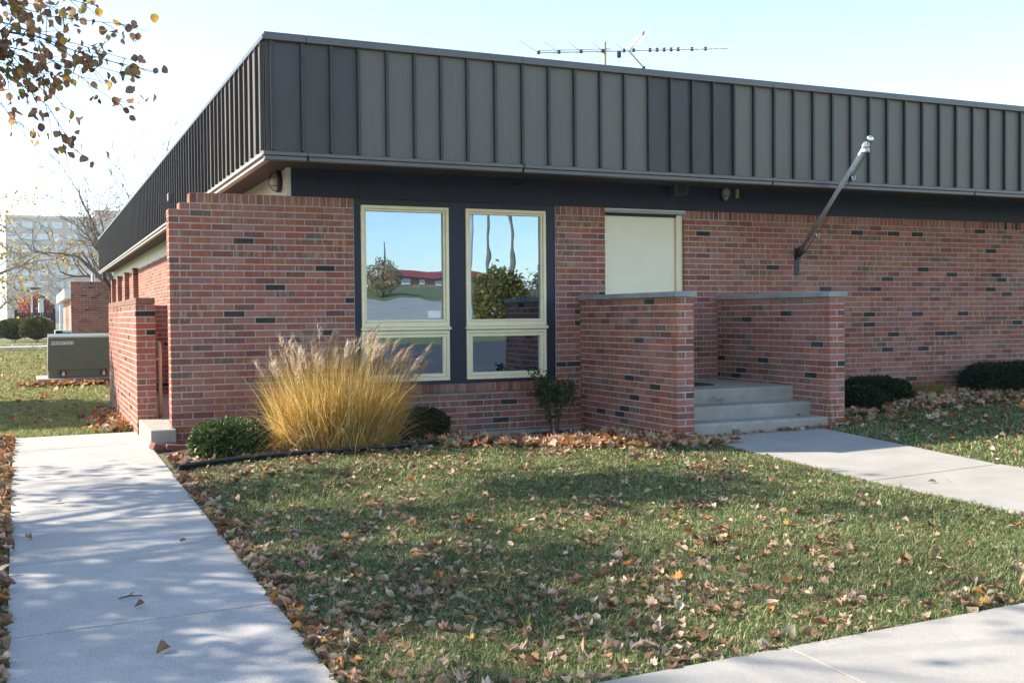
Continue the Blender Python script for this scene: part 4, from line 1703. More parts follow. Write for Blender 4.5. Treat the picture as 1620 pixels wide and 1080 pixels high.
# drift against the lowest step
x = lr.uniform(4.66, 6.25, 60); y = YP - 0.01 - np.abs(lr.normal(0, 0.045, 60))
ok = lr.uniform(0, 1, 60) < 0.3 + 0.7 * (x > 5.3)
x, y = x[ok], y[ok]
stuff.append(many(x, y, gz(x, y) + 0.03, lr.uniform(0.035, 0.08, len(x)), 0.4, M_COL, [14, 6, 24, 24, 18, 4, 0.1], True))
VV, FF, CC, nv = [], [], [], 0
for Pq, Rq, Sq, Cq, maple in stuff:
    T = MP if maple else OV
    ix = lr.integers(0, len(T), len(Pq))
    for t in range(len(T)):
        m = ix == t
        if not m.any():
            continue
        V, F = T[t]
        n, k = int(m.sum()), len(V)
        W_ = np.einsum('nij,kj->nki', Rq[m], V) * Sq[m][:, None, None] + Pq[m][:, None, :]
        VV.append(W_.reshape(-1, 3))
        FF.append((F[None] + (np.arange(n) * k)[:, None, None]).reshape(-1, 3) + nv)
        CC.append(np.repeat(Cq[m][:, None, :], k, 1).reshape(-1, 3))
        nv += n * k
o = np_obj('fallen_leaves', np.concatenate(VV), np.concatenate(FF), np.concatenate(CC), 'dry_leaf')
kind(tag(o, 'carpet of fallen tan and brown leaves over lawn and beds', 'leaves'), 'stuff')


def on_walk(u, v, extra=0.03):
    """point of the paving seen at a pixel"""
    d_ = ray(u, v)
    t_ = 5.0
    for _ in range(30):
        q_ = CAM + d_ * t_
        t_ += (g1(q_[0], q_[1]) + extra - q_[2]) / d_[2]
    return CAM + d_ * t_


for (u, v, s, lab) in ((258, 1026, 0.07, 'crumpled brown leaf nearest the camera on the side walk'),
                       (222, 956, 0.05, 'small tan leaf just below the twig on the side walk'),
                       (93, 793, 0.06, 'brown leaf on the side walk, farthest from the camera'),
                       (45, 850, 0.05, 'small leaf near the left edge of the side walk'),
                       (290, 855, 0.05, 'tiny leaf near the right edge of the side walk'),
                       (1475, 761, 0.06, 'small leaf on the joint of the entrance walk')):
    q = on_walk(u, v, 0.034)
    one_leaf(q[0], q[1], q[2], s, flat_rot(1, lr, 0.3)[0], lab, None)
q = (5.02, -1.98 + 0.0, 0.17)
one_leaf(onY(1163, 686, -2.03)[0], -2.03, onY(1163, 686, -2.03)[2], 0.11, flat_rot(1, lr, 1.1)[0], 'upright tan maple leaf leaning against the lowest step', None, leaf_meshes[20])
one_leaf(onY(1140, 638, -1.5)[0], -1.50, 0.325, 0.12, flat_rot(1, lr, 0.3)[0], 'brown leaf on the middle concrete step', None, leaf_meshes[21])
one_leaf(onY(1264, 657, -1.85)[0], -1.85, 0.19, 0.05, flat_rot(1, lr, 0.3)[0], 'small brown leaf on the lowest concrete step', None, leaf_meshes[4])
q = on_walk(205, 944, 0.03)
mb = MB()
mb.tube([q + [-0.05, 0.0, 0.0], q + [0.0, 0.005, 0.006], q + [0.06, -0.002, 0.002]], [0.004, 0.005, 0.003], 6)
mb.tube([q + [0.0, 0.005, 0.006], q + [0.02, 0.02, 0.02]], [0.004, 0.002], 5)
tag(mb.build('twig', 'bark_dark'), 'short dark twig lying across the side walk', 'twig')

# mulch chips and loose bricks
x = lr.uniform(-0.12, 4.4, 3800); y = bed_y(x) + lr.uniform(0.02, 1.0, 3800)
ok = (y < -0.03) & ((x < 0.75) | (lr.uniform(0, 1, 3800) < 0.5))
x, y = x[ok], y[ok]
cube = np.array([(-.5, -.2, -.1), (.5, -.2, -.1), (.5, .2, -.1), (-.5, .2, -.1), (-.4, -.15, .12), (.4, -.18, .1), (.45, .16, .12), (-.42, .17, .09)])
cubeF = np.array([(0, 3, 2, 1), (4, 5, 6, 7), (0, 1, 5, 4), (1, 2, 6, 5), (2, 3, 7, 6), (3, 0, 4, 7)])
o = scatter('mulch_chips', cube, cubeF, np.stack([x, y, gz(x, y) + lr.uniform(0.016, 0.034, len(x))], 1), flat_rot(len(x), lr, 0.4),
            lr.uniform(0.018, 0.05, len(x)), pick(len(x), [(0.10, 0.055, 0.045), (0.17, 0.10, 0.075), (0.06, 0.035, 0.03), (0.23, 0.15, 0.12)], [4, 3, 4, 2], lr), 'chip')
kind(tag(o, 'reddish brown bark mulch chips in the planting bed', 'mulch'), 'stuff')
for (u, v, rz, tilt, lab) in ((252, 708, 0.5, 0.35, 'loose red brick chunk at the corner of the entry step'),
                              (277, 710, 0.05, 0.1, 'loose red brick beside the mulch at the screen wall foot'),
                              (300, 711, -0.15, -0.25, 'loose mossy brick half leaning against the screen wall')):
    q = onY(u, v, -0.16)
    mb = MB()
    mb.tint = (0.24, 0.085, 0.065, 0.1) if u < 290 else (0.17, 0.10, 0.07, 0.2)
    mb.bbox(-0.085, 0.085, -0.045, 0.045, -0.03, 0.03, 0.006)
    o = mb.build('loose_brick', 'brick')
    o.location = (q[0], -0.16, max(q[2], g1(q[0], -0.16) + 0.04))
    o.rotation_euler = (0.15, tilt, rz)
    tag(o, lab, 'brick')

# black plastic bed edging
ed = [(-0.135, -1.56)] + [(x_, float(bed_y(x_))) for x_ in np.linspace(-0.05, 2.62, 26)]
mb = MB()
n = len(ed)
vs = []
for i, (x_, y_) in enumerate(ed):
    a, b = ed[max(i - 1, 0)], ed[min(i + 1, n - 1)]
    tx, ty = b[0] - a[0], b[1] - a[1]
    l_ = math.hypot(tx, ty)
    nx_, ny_ = ty / l_, -tx / l_
    zb = g1(x_, y_)
    h = 0.085 - 0.03 * i / n
    for (o_, zz_) in ((0.004, -0.05), (0.004, h - 0.03), (0.016, h - 0.024), (0.018, h - 0.008), (0.010, h), (-0.008, h), (-0.014, h - 0.01), (-0.006, h - 0.03), (-0.006, -0.05)):
        vs.append((x_ + nx_ * o_, y_ + ny_ * o_, zb + zz_))
fs = []
for i in range(n - 1):
    for k in range(8):
        a = i * 9 + k
        fs.append((a, a + 1, a + 10, a + 9))
fs.append(tuple(range(9)))
mb.add(vs, fs)
tag(mb.build('bed_edging', 'black_plastic', smooth=True), 'black plastic lawn edging curving around the planting bed', 'edging')
mb = MB()
mb.tube([(4.60, -2.10, 0.045), (4.70, -2.12, 0.05), (4.78, -2.14, 0.045)], [0.022, 0.025, 0.022], 8)
tag(mb.build('edging_offcut', 'black_plastic', smooth=True), 'short black plastic edging end at the foot of the left porch wall', 'edging')

# ---------------------------------------------------------------- clipped shrubs
NEEDLE = np.array([(-0.5, 0, 0), (0.5, 0, 0), (0.22, 1, 0.1), (-0.22, 1, 0.1)])
NEEDLEF = np.array([(0, 1, 2, 3)])


def dirs_to_frames(D, rng):
    """frames whose local y axis points along D"""
    D = D / np.linalg.norm(D, axis=1, keepdims=True)
    r = rng.normal(size=D.shape)
    X = np.cross(D, r)
    X /= np.linalg.norm(X, axis=1, keepdims=True)
    Z = np.cross(X, D)
    return np.stack([X, D, Z], 2)


def shrub(name, c, r, n, cols, w, label, leaf=0.02, lw=0.32, seed=1, power=2.6, group=None, core='shrub_core'):
    """clipped shrub: short sprays standing on a squarish rounded body"""
    rng = np.random.default_rng(seed)
    t = thing(name, (c[0], c[1], g1(c[0], c[1])), label, 'shrub', group)
    o0 = np.array([c[0], c[1], g1(c[0], c[1])])
    zc = c[2]
    D = rng.normal(size=(n, 3))
    D[:, 2] = np.where(D[:, 2] < -0.55 * np.abs(D[:, :2]).sum(1), -D[:, 2], D[:, 2])
    D /= np.linalg.norm(D, axis=1, keepdims=True)
    k = (np.abs(D) ** power).sum(1) ** (-1 / power)
    lump = 1 + 0.07 * np.sin(D[:, 0] * 7 + seed) * np.cos(D[:, 1] * 6 + D[:, 2] * 5) + 0.03 * np.sin(D[:, 0] * 17) * np.sin(D[:, 2] * 15 + D[:, 1] * 13)
    depth = 1 - np.abs(rng.normal(0, 0.10, n)) + (rng.uniform(0, 1, n) < 0.06) * rng.uniform(0.02, 0.10, n)
    S = D * (k * lump * depth)[:, None] * np.array(r)
    P = S + np.array([0, 0, zc - o0[2]])
    grow = D * np.array([1, 1, 1]) + rng.normal(0, 0.55, (n, 3)) + [0, 0, 0.25]
    R = dirs_to_frames(grow, rng)
    C = pick(n, cols, w, rng, 0.3)
    sz = rng.uniform(0.7, 1.4, n) * leaf
    T = NEEDLE * np.array([lw, 1, 1])
    scatter('foliage', T, NEEDLEF, P, R, sz, C, 'shrub_leaf', t)
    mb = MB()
    mb.ball((0, 0, zc - o0[2]), (r[0] * 0.88, r[1] * 0.88, r[2] * 0.88), 16, 10)  # solid dark ball stands in for the shaded inside of the shrub
    mb.build('dark_core', core, t, smooth=True)
    mb = MB()
    for i in range(5):
        a = i * 1.3
        mb.tube([(0.02 * math.cos(a), 0.02 * math.sin(a), -0.03), (r[0] * 0.45 * math.cos(a), r[1] * 0.45 * math.sin(a), (zc - o0[2]) * 0.9)], [0.012, 0.008], 5)
    mb.build('stem', 'bark_dark', t)
    return t


YEW = [(0.068, 0.108, 0.030), (0.110, 0.150, 0.044), (0.036, 0.062, 0.020), (0.20, 0.21, 0.08)]  # yew greens brightened in the colour to look sunlit
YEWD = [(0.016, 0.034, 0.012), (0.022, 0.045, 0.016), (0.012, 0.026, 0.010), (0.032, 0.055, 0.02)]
shrub('clipped_shrub', (0.405, -0.80, 0.12), (0.325, 0.28, 0.175), 9000, YEW, [4, 4, 3, 1.5], 'small clipped green shrub by the side walk, left of the tall grass', 0.03, 0.5, 1)
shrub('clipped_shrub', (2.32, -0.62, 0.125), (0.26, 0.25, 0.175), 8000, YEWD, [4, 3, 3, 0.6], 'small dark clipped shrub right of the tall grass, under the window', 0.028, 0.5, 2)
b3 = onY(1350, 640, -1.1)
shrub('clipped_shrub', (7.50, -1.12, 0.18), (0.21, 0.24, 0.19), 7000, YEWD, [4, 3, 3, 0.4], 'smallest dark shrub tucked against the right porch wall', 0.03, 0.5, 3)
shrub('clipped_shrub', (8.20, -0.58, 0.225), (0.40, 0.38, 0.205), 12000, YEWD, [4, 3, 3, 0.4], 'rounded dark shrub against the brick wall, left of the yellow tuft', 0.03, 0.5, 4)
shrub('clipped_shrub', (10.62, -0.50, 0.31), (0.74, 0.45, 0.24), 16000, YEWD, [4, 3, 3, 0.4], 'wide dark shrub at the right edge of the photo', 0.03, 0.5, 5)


# ---------------------------------------------------------------- tall ornamental grass
def ribbons(name, base, tipdir, length, width, droop, C, mat, parent, seg=7, rng=RNG, taper=True):
    """curved strips: base (n,3), tipdir (n,3) unit, droop bends them over"""
    n = len(base)
    tpar = np.linspace(0, 1, seg + 1)
    P = base[:, None, :] + tipdir[:, None, :] * (length[:, None] * tpar)[:, :, None]
    hd = tipdir[:, :2] / (np.linalg.norm(tipdir[:, :2], axis=1, keepdims=True) + 1e-6)
    dr = (droop * length)[:, None] * tpar[None] ** 2.6
    P[:, :, 2] -= dr * 0.85
    P[:, :, 0] += hd[:, 0:1] * dr * 0.55
    P[:, :, 1] += hd[:, 1:2] * dr * 0.55
    wob = rng.normal(0, 0.012, (n, 2))
    P[:, :, 0] += wob[:, 0:1] * np.sin(tpar * 5)[None]
    P[:, :, 1] += wob[:, 1:2] * np.sin(tpar * 4 + 1)[None]
    a = rng.uniform(0, 2 * PI, n)
    side = np.stack([np.cos(a), np.sin(a), np.zeros(n)], 1)
    ww = width[:, None] * (np.clip(1.25 * (1 - tpar), 0.08, 1)[None] if taper else 1)
    L = P - side[:, None, :] * ww[:, :, None] / 2
    Rr = P + side[:, None, :] * ww[:, :, None] / 2
    V = np.stack([L, Rr], 2).reshape(n, -1, 3)
    F = np.array([(2 * i, 2 * i + 1, 2 * i + 3, 2 * i + 2) for i in range(seg)])
    F = (F[None] + (np.arange(n) * 2 * (seg + 1))[:, None, None]).reshape(-1, 4)
    CC = np.repeat(C[:, None, :], 2 * (seg + 1), 1)
    return np_obj(name, V.reshape(-1, 3), F, CC.reshape(-1, 3), mat, parent), P


gr = np.random.default_rng(21)
gc = np.array([1.42, -0.80, g1(1.42, -0.80)])
gt = thing('ornamental_grass', gc, 'tall golden ornamental grass clump with feathery plumes before the screen wall', 'grass plant')


def clump(n, spread_x, spread_y):
    a = gr.uniform(0, 2 * PI, n)
    r = np.sqrt(gr.uniform(0, 1, n))
    return np.stack([r * np.cos(a) * spread_x, r * np.sin(a) * spread_y, np.zeros(n)], 1)


def fan(b, sx, spread, rng, nz=0.16):
    d = np.stack([b[:, 0] / sx * spread + rng.normal(0, nz, len(b)), b[:, 1] / 0.3 * 0.32 + rng.normal(0, nz, len(b)), np.ones(len(b))], 1)
    return d / np.linalg.norm(d, axis=1, keepdims=True)


def dome(b):
    return np.sqrt(np.clip(1 - (b[:, 0] / 0.78) ** 2, 0.1, 1))


STRAW = [(0.62, 0.40, 0.10), (0.70, 0.50, 0.18), (0.50, 0.36, 0.10), (0.34, 0.32, 0.09), (0.74, 0.60, 0.34), (0.58, 0.29, 0.08)]
n = 3600
b = clump(n, 0.53, 0.26)
d_ = fan(b, 0.55, 0.32, gr, 0.17)
L = (0.45 + 0.72 * gr.uniform(0, 1, n) ** 0.7) * (0.15 + 0.85 * dome(b))
ribbons('blades', b, d_, L, gr.uniform(0.004, 0.009, n), gr.uniform(0.0, 0.6, n) ** 1.6, pick(n, STRAW, [6, 5, 4, 3, 3, 3], gr, 0.22), 'straw', gt, 7, gr)
n = 1300        # arching blades
b = clump(n, 0.54, 0.28)
d_ = fan(b, 0.54, 0.60, gr, 0.32)
L = gr.uniform(0.45, 1.0, n) * (0.35 + 0.65 * dome(b))
ribbons('arching_blades', b, d_, L, gr.uniform(0.004, 0.008, n), gr.uniform(0.3, 1.0, n), pick(n, STRAW, [3, 5, 2, 2, 7, 2], gr, 0.22), 'straw', gt, 9, gr)
# stems with plumes
n = 120
b = clump(n, 0.50, 0.24)
b[:, 0] += 0.05
d_ = fan(b, 0.50, 0.27, gr, 0.12)
d_[:, 0] += 0.05
L = gr.uniform(0.90, 1.18, n) * (0.2 + 0.8 * dome(b))
_, PP = ribbons('stalks', b, d_, L, np.full(n, 0.0045), gr.uniform(0, 0.15, n), pick(n, [(0.40, 0.30, 0.12), (0.30, 0.25, 0.10)], [1, 1], gr), 'straw', gt, 6, gr, False)
hb, hd, hl, hc = [], [], [], []
PCOL = [(0.56, 0.45, 0.35), (0.46, 0.36, 0.28), (0.70, 0.61, 0.50), (0.28, 0.19, 0.17)]
for i in range(n):
    right = b[i, 0] > 0.0
    m = int(gr.integers(38, 75)) if right or gr.uniform() < 0.3 else int(gr.integers(8, 20))
    top = PP[i, -1]
    dirn = PP[i, -1] - PP[i, -2]
    dirn = dirn / np.linalg.norm(dirn)
    pc = pick(1, PCOL, [4, 3, 3, 2.5 if b[i, 0] > 0.25 else 0.6], gr)[0]
    drift = np.array([gr.uniform(0.0, 0.6), gr.normal(0, 0.15), gr.uniform(-0.15, 0.1)])
    for t_ in gr.uniform(-0.11, 0.03, m):
        hb.append(top + dirn * t_)
        v_ = dirn + gr.normal(0, 0.20, 3) + drift
        hd.append(v_ / np.linalg.norm(v_))
        hl.append(gr.uniform(0.06, 0.14))
        hc.append(pc * gr.uniform(0.85, 1.2))
hb, hd, hl, hc = map(np.array, (hb, hd, hl, hc))
ribbons('plumes', hb, hd, hl, gr.uniform(0.003, 0.006, len(hb)), gr.uniform(0.05, 0.7, len(hb)), hc, 'plume', gt, 4, gr)

# yellow tuft by the right wall
tp = (9.22, -0.33)
tt_ = thing('grass_tuft', (tp[0], tp[1], g1(*tp)), 'low yellowing grass tuft between the two dark shrubs at the wall', 'grass plant')
n = 260
b = clump(n, 0.26, 0.14)
d_ = fan(b, 0.26, 0.9, gr)
ribbons('blades', b, d_, gr.uniform(0.22, 0.46, n), gr.uniform(0.006, 0.010, n), gr.uniform(0.1, 0.6, n),
        pick(n, [(0.42, 0.28, 0.05), (0.20, 0.19, 0.05), (0.45, 0.20, 0.06)], [3, 2, 1], gr), 'straw', tt_, 6, gr)

# rose bush beside the left porch wall
rb = (3.90, -0.42)
ro = np.array([rb[0], rb[1], g1(*rb)])
rt_ = thing('rose_bush', ro, 'thin leggy rose bush with red hips at the porch corner', 'shrub')
rs = np.random.default_rng(8)
tips = []
for i in range(7):
    a = rs.uniform(0, 2 * PI)
    top = np.array([0.30 * math.cos(a) * rs.uniform(0.3, 1), 0.16 * math.sin(a), rs.uniform(0.50, 0.74)])
    mid = top * [0.35, 0.35, 0.55] + rs.normal(0, 0.02, 3)
    mb = MB()
    mb.tube([(0.03 * math.cos(a), 0.03 * math.sin(a), -0.04), mid, top], [0.007, 0.005, 0.003], 5)
    for k in range(3):
        s0 = mid + (top - mid) * rs.uniform(0.1, 0.9)
        e = s0 + np.array([rs.normal(0, 0.09), rs.normal(0, 0.06), rs.uniform(-0.02, 0.10)])
        mb.tube([s0, e], [0.003, 0.002], 4)
        tips += [s0 + (e - s0) * t_ for t_ in (0.4, 0.7, 1.0)]
    mb.build('stem', 'bark_dark', rt_)
    tips += [mid + (top - mid) * t_ for t_ in np.linspace(0.3, 1, 7)]
    tips += [mid * 0.8 + rs.normal(0, 0.02, 3)]
tips = np.array(tips)
P = np.repeat(tips, 9, 0) + rs.normal(0, 0.030, (len(tips) * 9, 3))
V, F = OV[0]
scatter('leaves', V, F, P, rot_frame(len(P), rs), rs.uniform(0.025, 0.042, len(P)),
        pick(len(P), [(0.028, 0.060, 0.022), (0.04, 0.08, 0.03), (0.16, 0.15, 0.03), (0.10, 0.07, 0.03)], [6, 4, 1, 0.6], rs), 'shrub_leaf', rt_)
for i in range(12):
    q = tips[rs.integers(len(tips))] + rs.normal(0, 0.02, 3)
    MB().ball(q, 0.008, 8, 6).build('rose_hip', 'hip_red', rt_, smooth=True)


# ---------------------------------------------------------------- trees
def grow_tree(rng, start, direction, length, radius, depth, segs, tips, up=0.12, wig=0.16, nb=(3, 5), spread=0.75, shrink=0.66, bound=None, minr=0.004):
    """recursive limbs; segs gets (points, radii), tips gets end points"""
    pts, rad = [np.array(start, float)], [radius]
    d = np.array(direction, float)
    d /= np.linalg.norm(d)
    ns = 5 if depth > 1 else 4
    for i in range(ns):
        d = d + rng.normal(0, wig, 3) + np.array([0, 0, up])
        d /= np.linalg.norm(d)
        q = pts[-1] + d * length / ns
        if bound is not None and not bound(q):
            break
        pts.append(q)
        rad.append(max(minr, radius * (1 - 0.55 * (i + 1) / ns)))
    if len(pts) < 2:
        tips.append((pts[0], d))
        return
    segs.append((pts, rad))
    tips.append((pts[-1], d))
    if depth == 0:
        for q in pts[1:-1]:
            tips.append((q, d))
        return
    n = rng.integers(nb[0], nb[1] + 1)
    for i in range(n):
        t = rng.uniform(0.25, 1.0) if i else 1.0
        f = t * (len(pts) - 1)
        k = min(int(f), len(pts) - 2)
        p = pts[k] + (pts[k + 1] - pts[k]) * (f - k)
        r = rad[k] * 0.72
        v = d + rng.normal(0, spread, 3)
        grow_tree(rng, p, v, length * shrink * rng.uniform(0.75, 1.15), max(minr, r * 0.8), depth - 1, segs, tips, up, wig, nb, spread, shrink, bound, minr)


def segs_mesh(segs, name, mat, parent, origin, thin=4):
    mb = MB()
    for pts, rad in segs:
        mb.tube(pts, rad, 8 if rad[0] > 0.06 else (5 if rad[0] > 0.015 else 3), cap=False)
    return mb.build(name, mat, parent, origin, True)


ROUND = leaf_template([(x * 1.5, y) for x, y in OVATE], 0.35, 0.25, 0.5, np.random.default_rng(77))


def leaf_crown(name, tips, n, size, cols, w, parent, origin, rng, jitter=0.12, hang=True, clumps=1.0):
    T = np.array([t[0] for t in tips])
    if clumps < 1:
        # leaves hang on in clusters; the rest of the twigs are bare
        ph = T * 1.15
        keepm = (np.sin(ph[:, 0]) * np.sin(ph[:, 1] + 1) + np.sin(ph[:, 2] * 1.3 + ph[:, 0] * 0.5)) > np.quantile(np.sin(ph[:, 0]) * np.sin(ph[:, 1] + 1) + np.sin(ph[:, 2] * 1.3 + ph[:, 0] * 0.5), 1 - clumps)
        T = T[keepm]
    ix = rng.integers(0, len(T), n)
    P = T[ix] + rng.normal(0, jitter, (n, 3)) - np.array(origin)
    V, F = ROUND
    if hang:
        g = rng.normal(0, 0.55, (n, 3)) + [0, 0, -0.8]
        R = dirs_to_frames(g, rng)
    else:
        R = rot_frame(n, rng)
    return scatter(name, V, F, P, R, rng.uniform(0.7, 1.3, n) * size, pick(n, cols, w, rng, 0.25), 'tree_leaf', parent)


AUT = [(0.38, 0.20, 0.09), (0.48, 0.31, 0.06), (0.31, 0.18, 0.11), (0.31, 0.27, 0.07), (0.20, 0.12, 0.07)]
# tree left of the picture: only its lowest limb hangs into view, its crown shades walk and lawn
tA = np.random.default_rng(31)
oA = np.array([-6.3, -1.7, g1(-6.3, -1.7)])
treeA = thing('linden_tree', oA, 'autumn tree left of the walk, leafy branch tips hanging into the upper left corner', 'tree')
segs, tips = [], []
trunk = [oA + [0, 0, -0.1], oA + [0.03, 0.02, 1.2], oA + [0.0, 0.05, 2.6], oA + [0.08, 0.0, 3.8], oA + [0.0, 0.05, 5.0], oA + [0.05, 0, 6.0]]
mb = MB()
mb.tube(trunk, [0.21, 0.17, 0.15, 0.12, 0.08, 0.03], 12)
mb.build('trunk', 'bark', treeA, oA, True)
bA = lambda q: q[0] < -1.75 and q[2] < 6.1
for i in range(17):
    z0 = 2.4 + 3.0 * (i / 17) ** 0.9
    a = i * 2.399
    k = 1 - 0.45 * (i / 17)
    grow_tree(tA, oA + [0, 0, z0], (math.cos(a), math.sin(a), 0.35 + 0.03 * i), 2.7 * k, 0.065 * k + 0.01, 3, segs, tips, 0.05, 0.16, (3, 5), 0.6, 0.62, bA)
segs_mesh(segs, 'limbs', 'bark', treeA, oA)
leaf_crown('crown', tips, 9000, 0.095, AUT, [4, 3, 3, 3, 2], treeA, oA, tA, 0.16, True, 0.42)
# the limb that reaches into the frame
segs, tips = [], []
limb = [oA + [0.05, 0, 3.1], (-4.8, -1.6, 3.55), (-3.4, -1.5, 3.72), (-2.3, -1.45, 3.62), (-1.6, -1.45, 3.42)]
segs.append((limb, [0.06, 0.045, 0.032, 0.022, 0.013]))
for (p0_, uv) in (((-2.6, -1.45, 3.66), (120, 20)), ((-2.3, -1.45, 3.62), (190, 50)), ((-2.0, -1.45, 3.55), (243, 120)), ((-1.9, -1.45, 3.52), (200, 95)),
                  ((-1.7, -1.45, 3.45), (185, 165)), ((-1.75, -1.45, 3.45), (130, 232)), ((-1.65, -1.45, 3.43), (100, 165)), ((-1.6, -1.45, 3.42), (60, 130)),
                  ((-2.0, -1.5, 3.5), (40, 215)), ((-2.5, -1.5, 3.65), (60, 15)), ((-2.4, -1.5, 3.63), (160, 8)), ((-1.8, -1.5, 3.5), (215, 130)), ((-1.9, -1.5, 3.5), (20, 100))):
    e = CAM + ray(*uv) * tA.uniform(8.0, 9.2)
    p0_ = np.array(p0_)
    pts = [p0_]
    for t_ in (0.25, 0.5, 0.75, 1.0):
        q = p0_ + (e - p0_) * t_ + tA.normal(0, 0.03, 3) + np.array([0, 0, 0.10 * math.sin(t_ * PI)])
        pts.append(q)
    segs.append((pts, [0.010, 0.007, 0.0055, 0.004, 0.003]))
    for j in range(1, 5):
        tips.append((pts[j], None))
        for k in range(4):
            v = (e - p0_) / np.linalg.norm(e - p0_) + tA.normal(0, 0.6, 3) + [0.0, 0, -0.15]
            v = v / np.linalg.norm(v) * tA.uniform(0.10, 0.32)
            s0 = pts[j - 1] + (pts[j] - pts[j - 1]) * tA.uniform(0, 1)
            segs.append(([s0, s0 + v * 0.5 + tA.normal(0, 0.015, 3), s0 + v + [0, 0, -0.02]], [0.004, 0.003, 0.002]))
            tips.append((s0 + v, None))
            if tA.uniform() < 0.5:
                tips.append((s0 + v * 0.6, None))
segs_mesh(segs, 'hanging_limb', 'bark_dark', treeA, oA)
tv = [t for t in tips if t[0][0] > -1.75]
leaf_crown('hanging_leaves', tv, 640, 0.068, AUT, [5, 2, 5, 1.5, 3], treeA, oA, tA, 0.05)
tv = [t for t in tips if t[0][0] <= -1.75] + [(np.array(q), None) for q in limb[1:4]]
leaf_crown('leaves', tv, 180, 0.09, AUT, [4, 3, 3, 3, 2], treeA, oA, tA, 0.15)

# a second tree further left, a dense rounded one that shades the back lawn
tB = np.random.default_rng(41)


def round_tree(name, c, r, n, size, cols, w, label, seed, mat='bark', bound=None, zc=None, group=None, depth=3):
    rng = np.random.default_rng(seed)
    o = np.array([c[0], c[1], g1(c[0], c[1])])
    t = thing(name, o, label, 'tree', group)
    segs, tips = [], []
    h = c[2]
    MB().tube([o + [0, 0, -0.1], o + [0.02, 0.0, h * 0.5], o + [0, 0.03, h]], [r[2] * 0.065, r[2] * 0.05, r[2] * 0.03], 10).build('trunk', mat, t, o, True)
    cc = np.array([c[0], c[1], h])
    bnd = lambda q: (((q - cc) / np.array(r)) ** 2).sum() < 1 and (bound is None or bound(q))
    for i in range(9):
        a = i * 2.4
        grow_tree(rng, o + [0, 0, h * (0.55 + 0.4 * i / 9)], (math.cos(a), math.sin(a), 0.2 + 0.1 * i), r[0] * 0.75, 0.05 * r[0] / 2, depth, segs, tips, 0.03, 0.2, (3, 5), 0.8, 0.66, bnd)
    segs_mesh(segs, 'limbs', mat, t, o)
    if n:
        D = rng.normal(size=(n, 3))
        D /= np.linalg.norm(D, axis=1, keepdims=True)
        lump = 1 + 0.12 * np.sin(D[:, 0] * 5 + seed) * np.sin(D[:, 1] * 6 + 1) + 0.08 * np.sin(D[:, 2] * 9 + D[:, 0] * 7)
        P = D * (rng.uniform(0.25, 1, n) ** 0.45 * lump)[:, None] * np.array(r) + [0, 0, h - o[2]]
        V, F = OV[3]
        scatter('crown', V, F, P, rot_frame(n, rng), rng.uniform(0.7, 1.3, n) * size, pick(n, cols, w, rng, 0.3), 'tree_leaf', t)
    return t


oC = np.array([-12.6, 0.6, g1(-12.6, 0.6)])
treeC = thing('maple_tree', oC, 'tall thinning autumn tree standing well left of the walk, out of the frame', 'tree')
tC = np.random.default_rng(47)
segs, tips = [], []
MB().tube([oC + [0, 0, -0.1], oC + [0.05, 0.0, 3.0], oC + [0.0, 0.1, 6.0], oC + [0.1, 0, 9.3]], [0.30, 0.24, 0.16, 0.04], 12).build('trunk', 'bark', treeC, oC, True)
for i in range(20):
    z0 = 3.4 + 5.2 * (i / 20)
    a = i * 2.399
    k = 1 - 0.5 * (i / 20)
    grow_tree(tC, oC + [0, 0, z0], (math.cos(a), math.sin(a), 0.35 + 0.03 * i), 3.6 * k, 0.085 * k + 0.01, 2, segs, tips, 0.05, 0.16, (3, 5), 0.6, 0.62, lambda q: q[0] < -4 and q[2] < 10.2)
segs_mesh(segs, 'limbs', 'bark', treeC, oC)
leaf_crown('crown', tips, 4200, 0.12, AUT, [4, 3, 3, 3, 2], treeC, oC, tC, 0.2, True, 0.28)

EV = [(0.03, 0.06, 0.02), (0.05, 0.08, 0.025), (0.10, 0.10, 0.03)]
round_tree('evergreen_tree', (-7.2, 7.9, 2.6), (3.2, 3.2, 3.0), 9000, 0.24, EV, [3, 3, 1], 'dense round evergreen left of the back lawn, out of the frame', 43)

# ---------------------------------------------------------------- background left
# rear screen wall of the same kind
rw2 = thing('rear_screen_wall', (0.4, 26.5, 0), 'brick screen wall standing behind the transformer at the rear corner', 'brick wall')
mb = MB()
mb.box(-0.09 + REC, 1.4, 26.5 + REC, 26.7, -0.1, ZR - 0.03)
rc2 = mb.build('mortar', 'mortar', rw2, (0.4, 26.5, 0))
br = Bricks()
for k in range(0, 38):
    run(br, -0.09, 1.4, lambda u: (u - 0.4, 0, 0), course_z(k), 0.0 if k % 2 else 0.1016, ly=0.18)
rowlock(br, -0.09, 1.4, lambda u: (u - 0.4, 0, 0), 36 * BH, 0.09, 0.19)
br.emit(rc2, 300, lambda q: q[2], 51)
MB().tube([(0.62, 27.3, 2.3), (0.62, 27.3, 2.72)], 0.06, 8).build('vent_pipe', 'steel', rw2, (0.4, 26.5, 0))
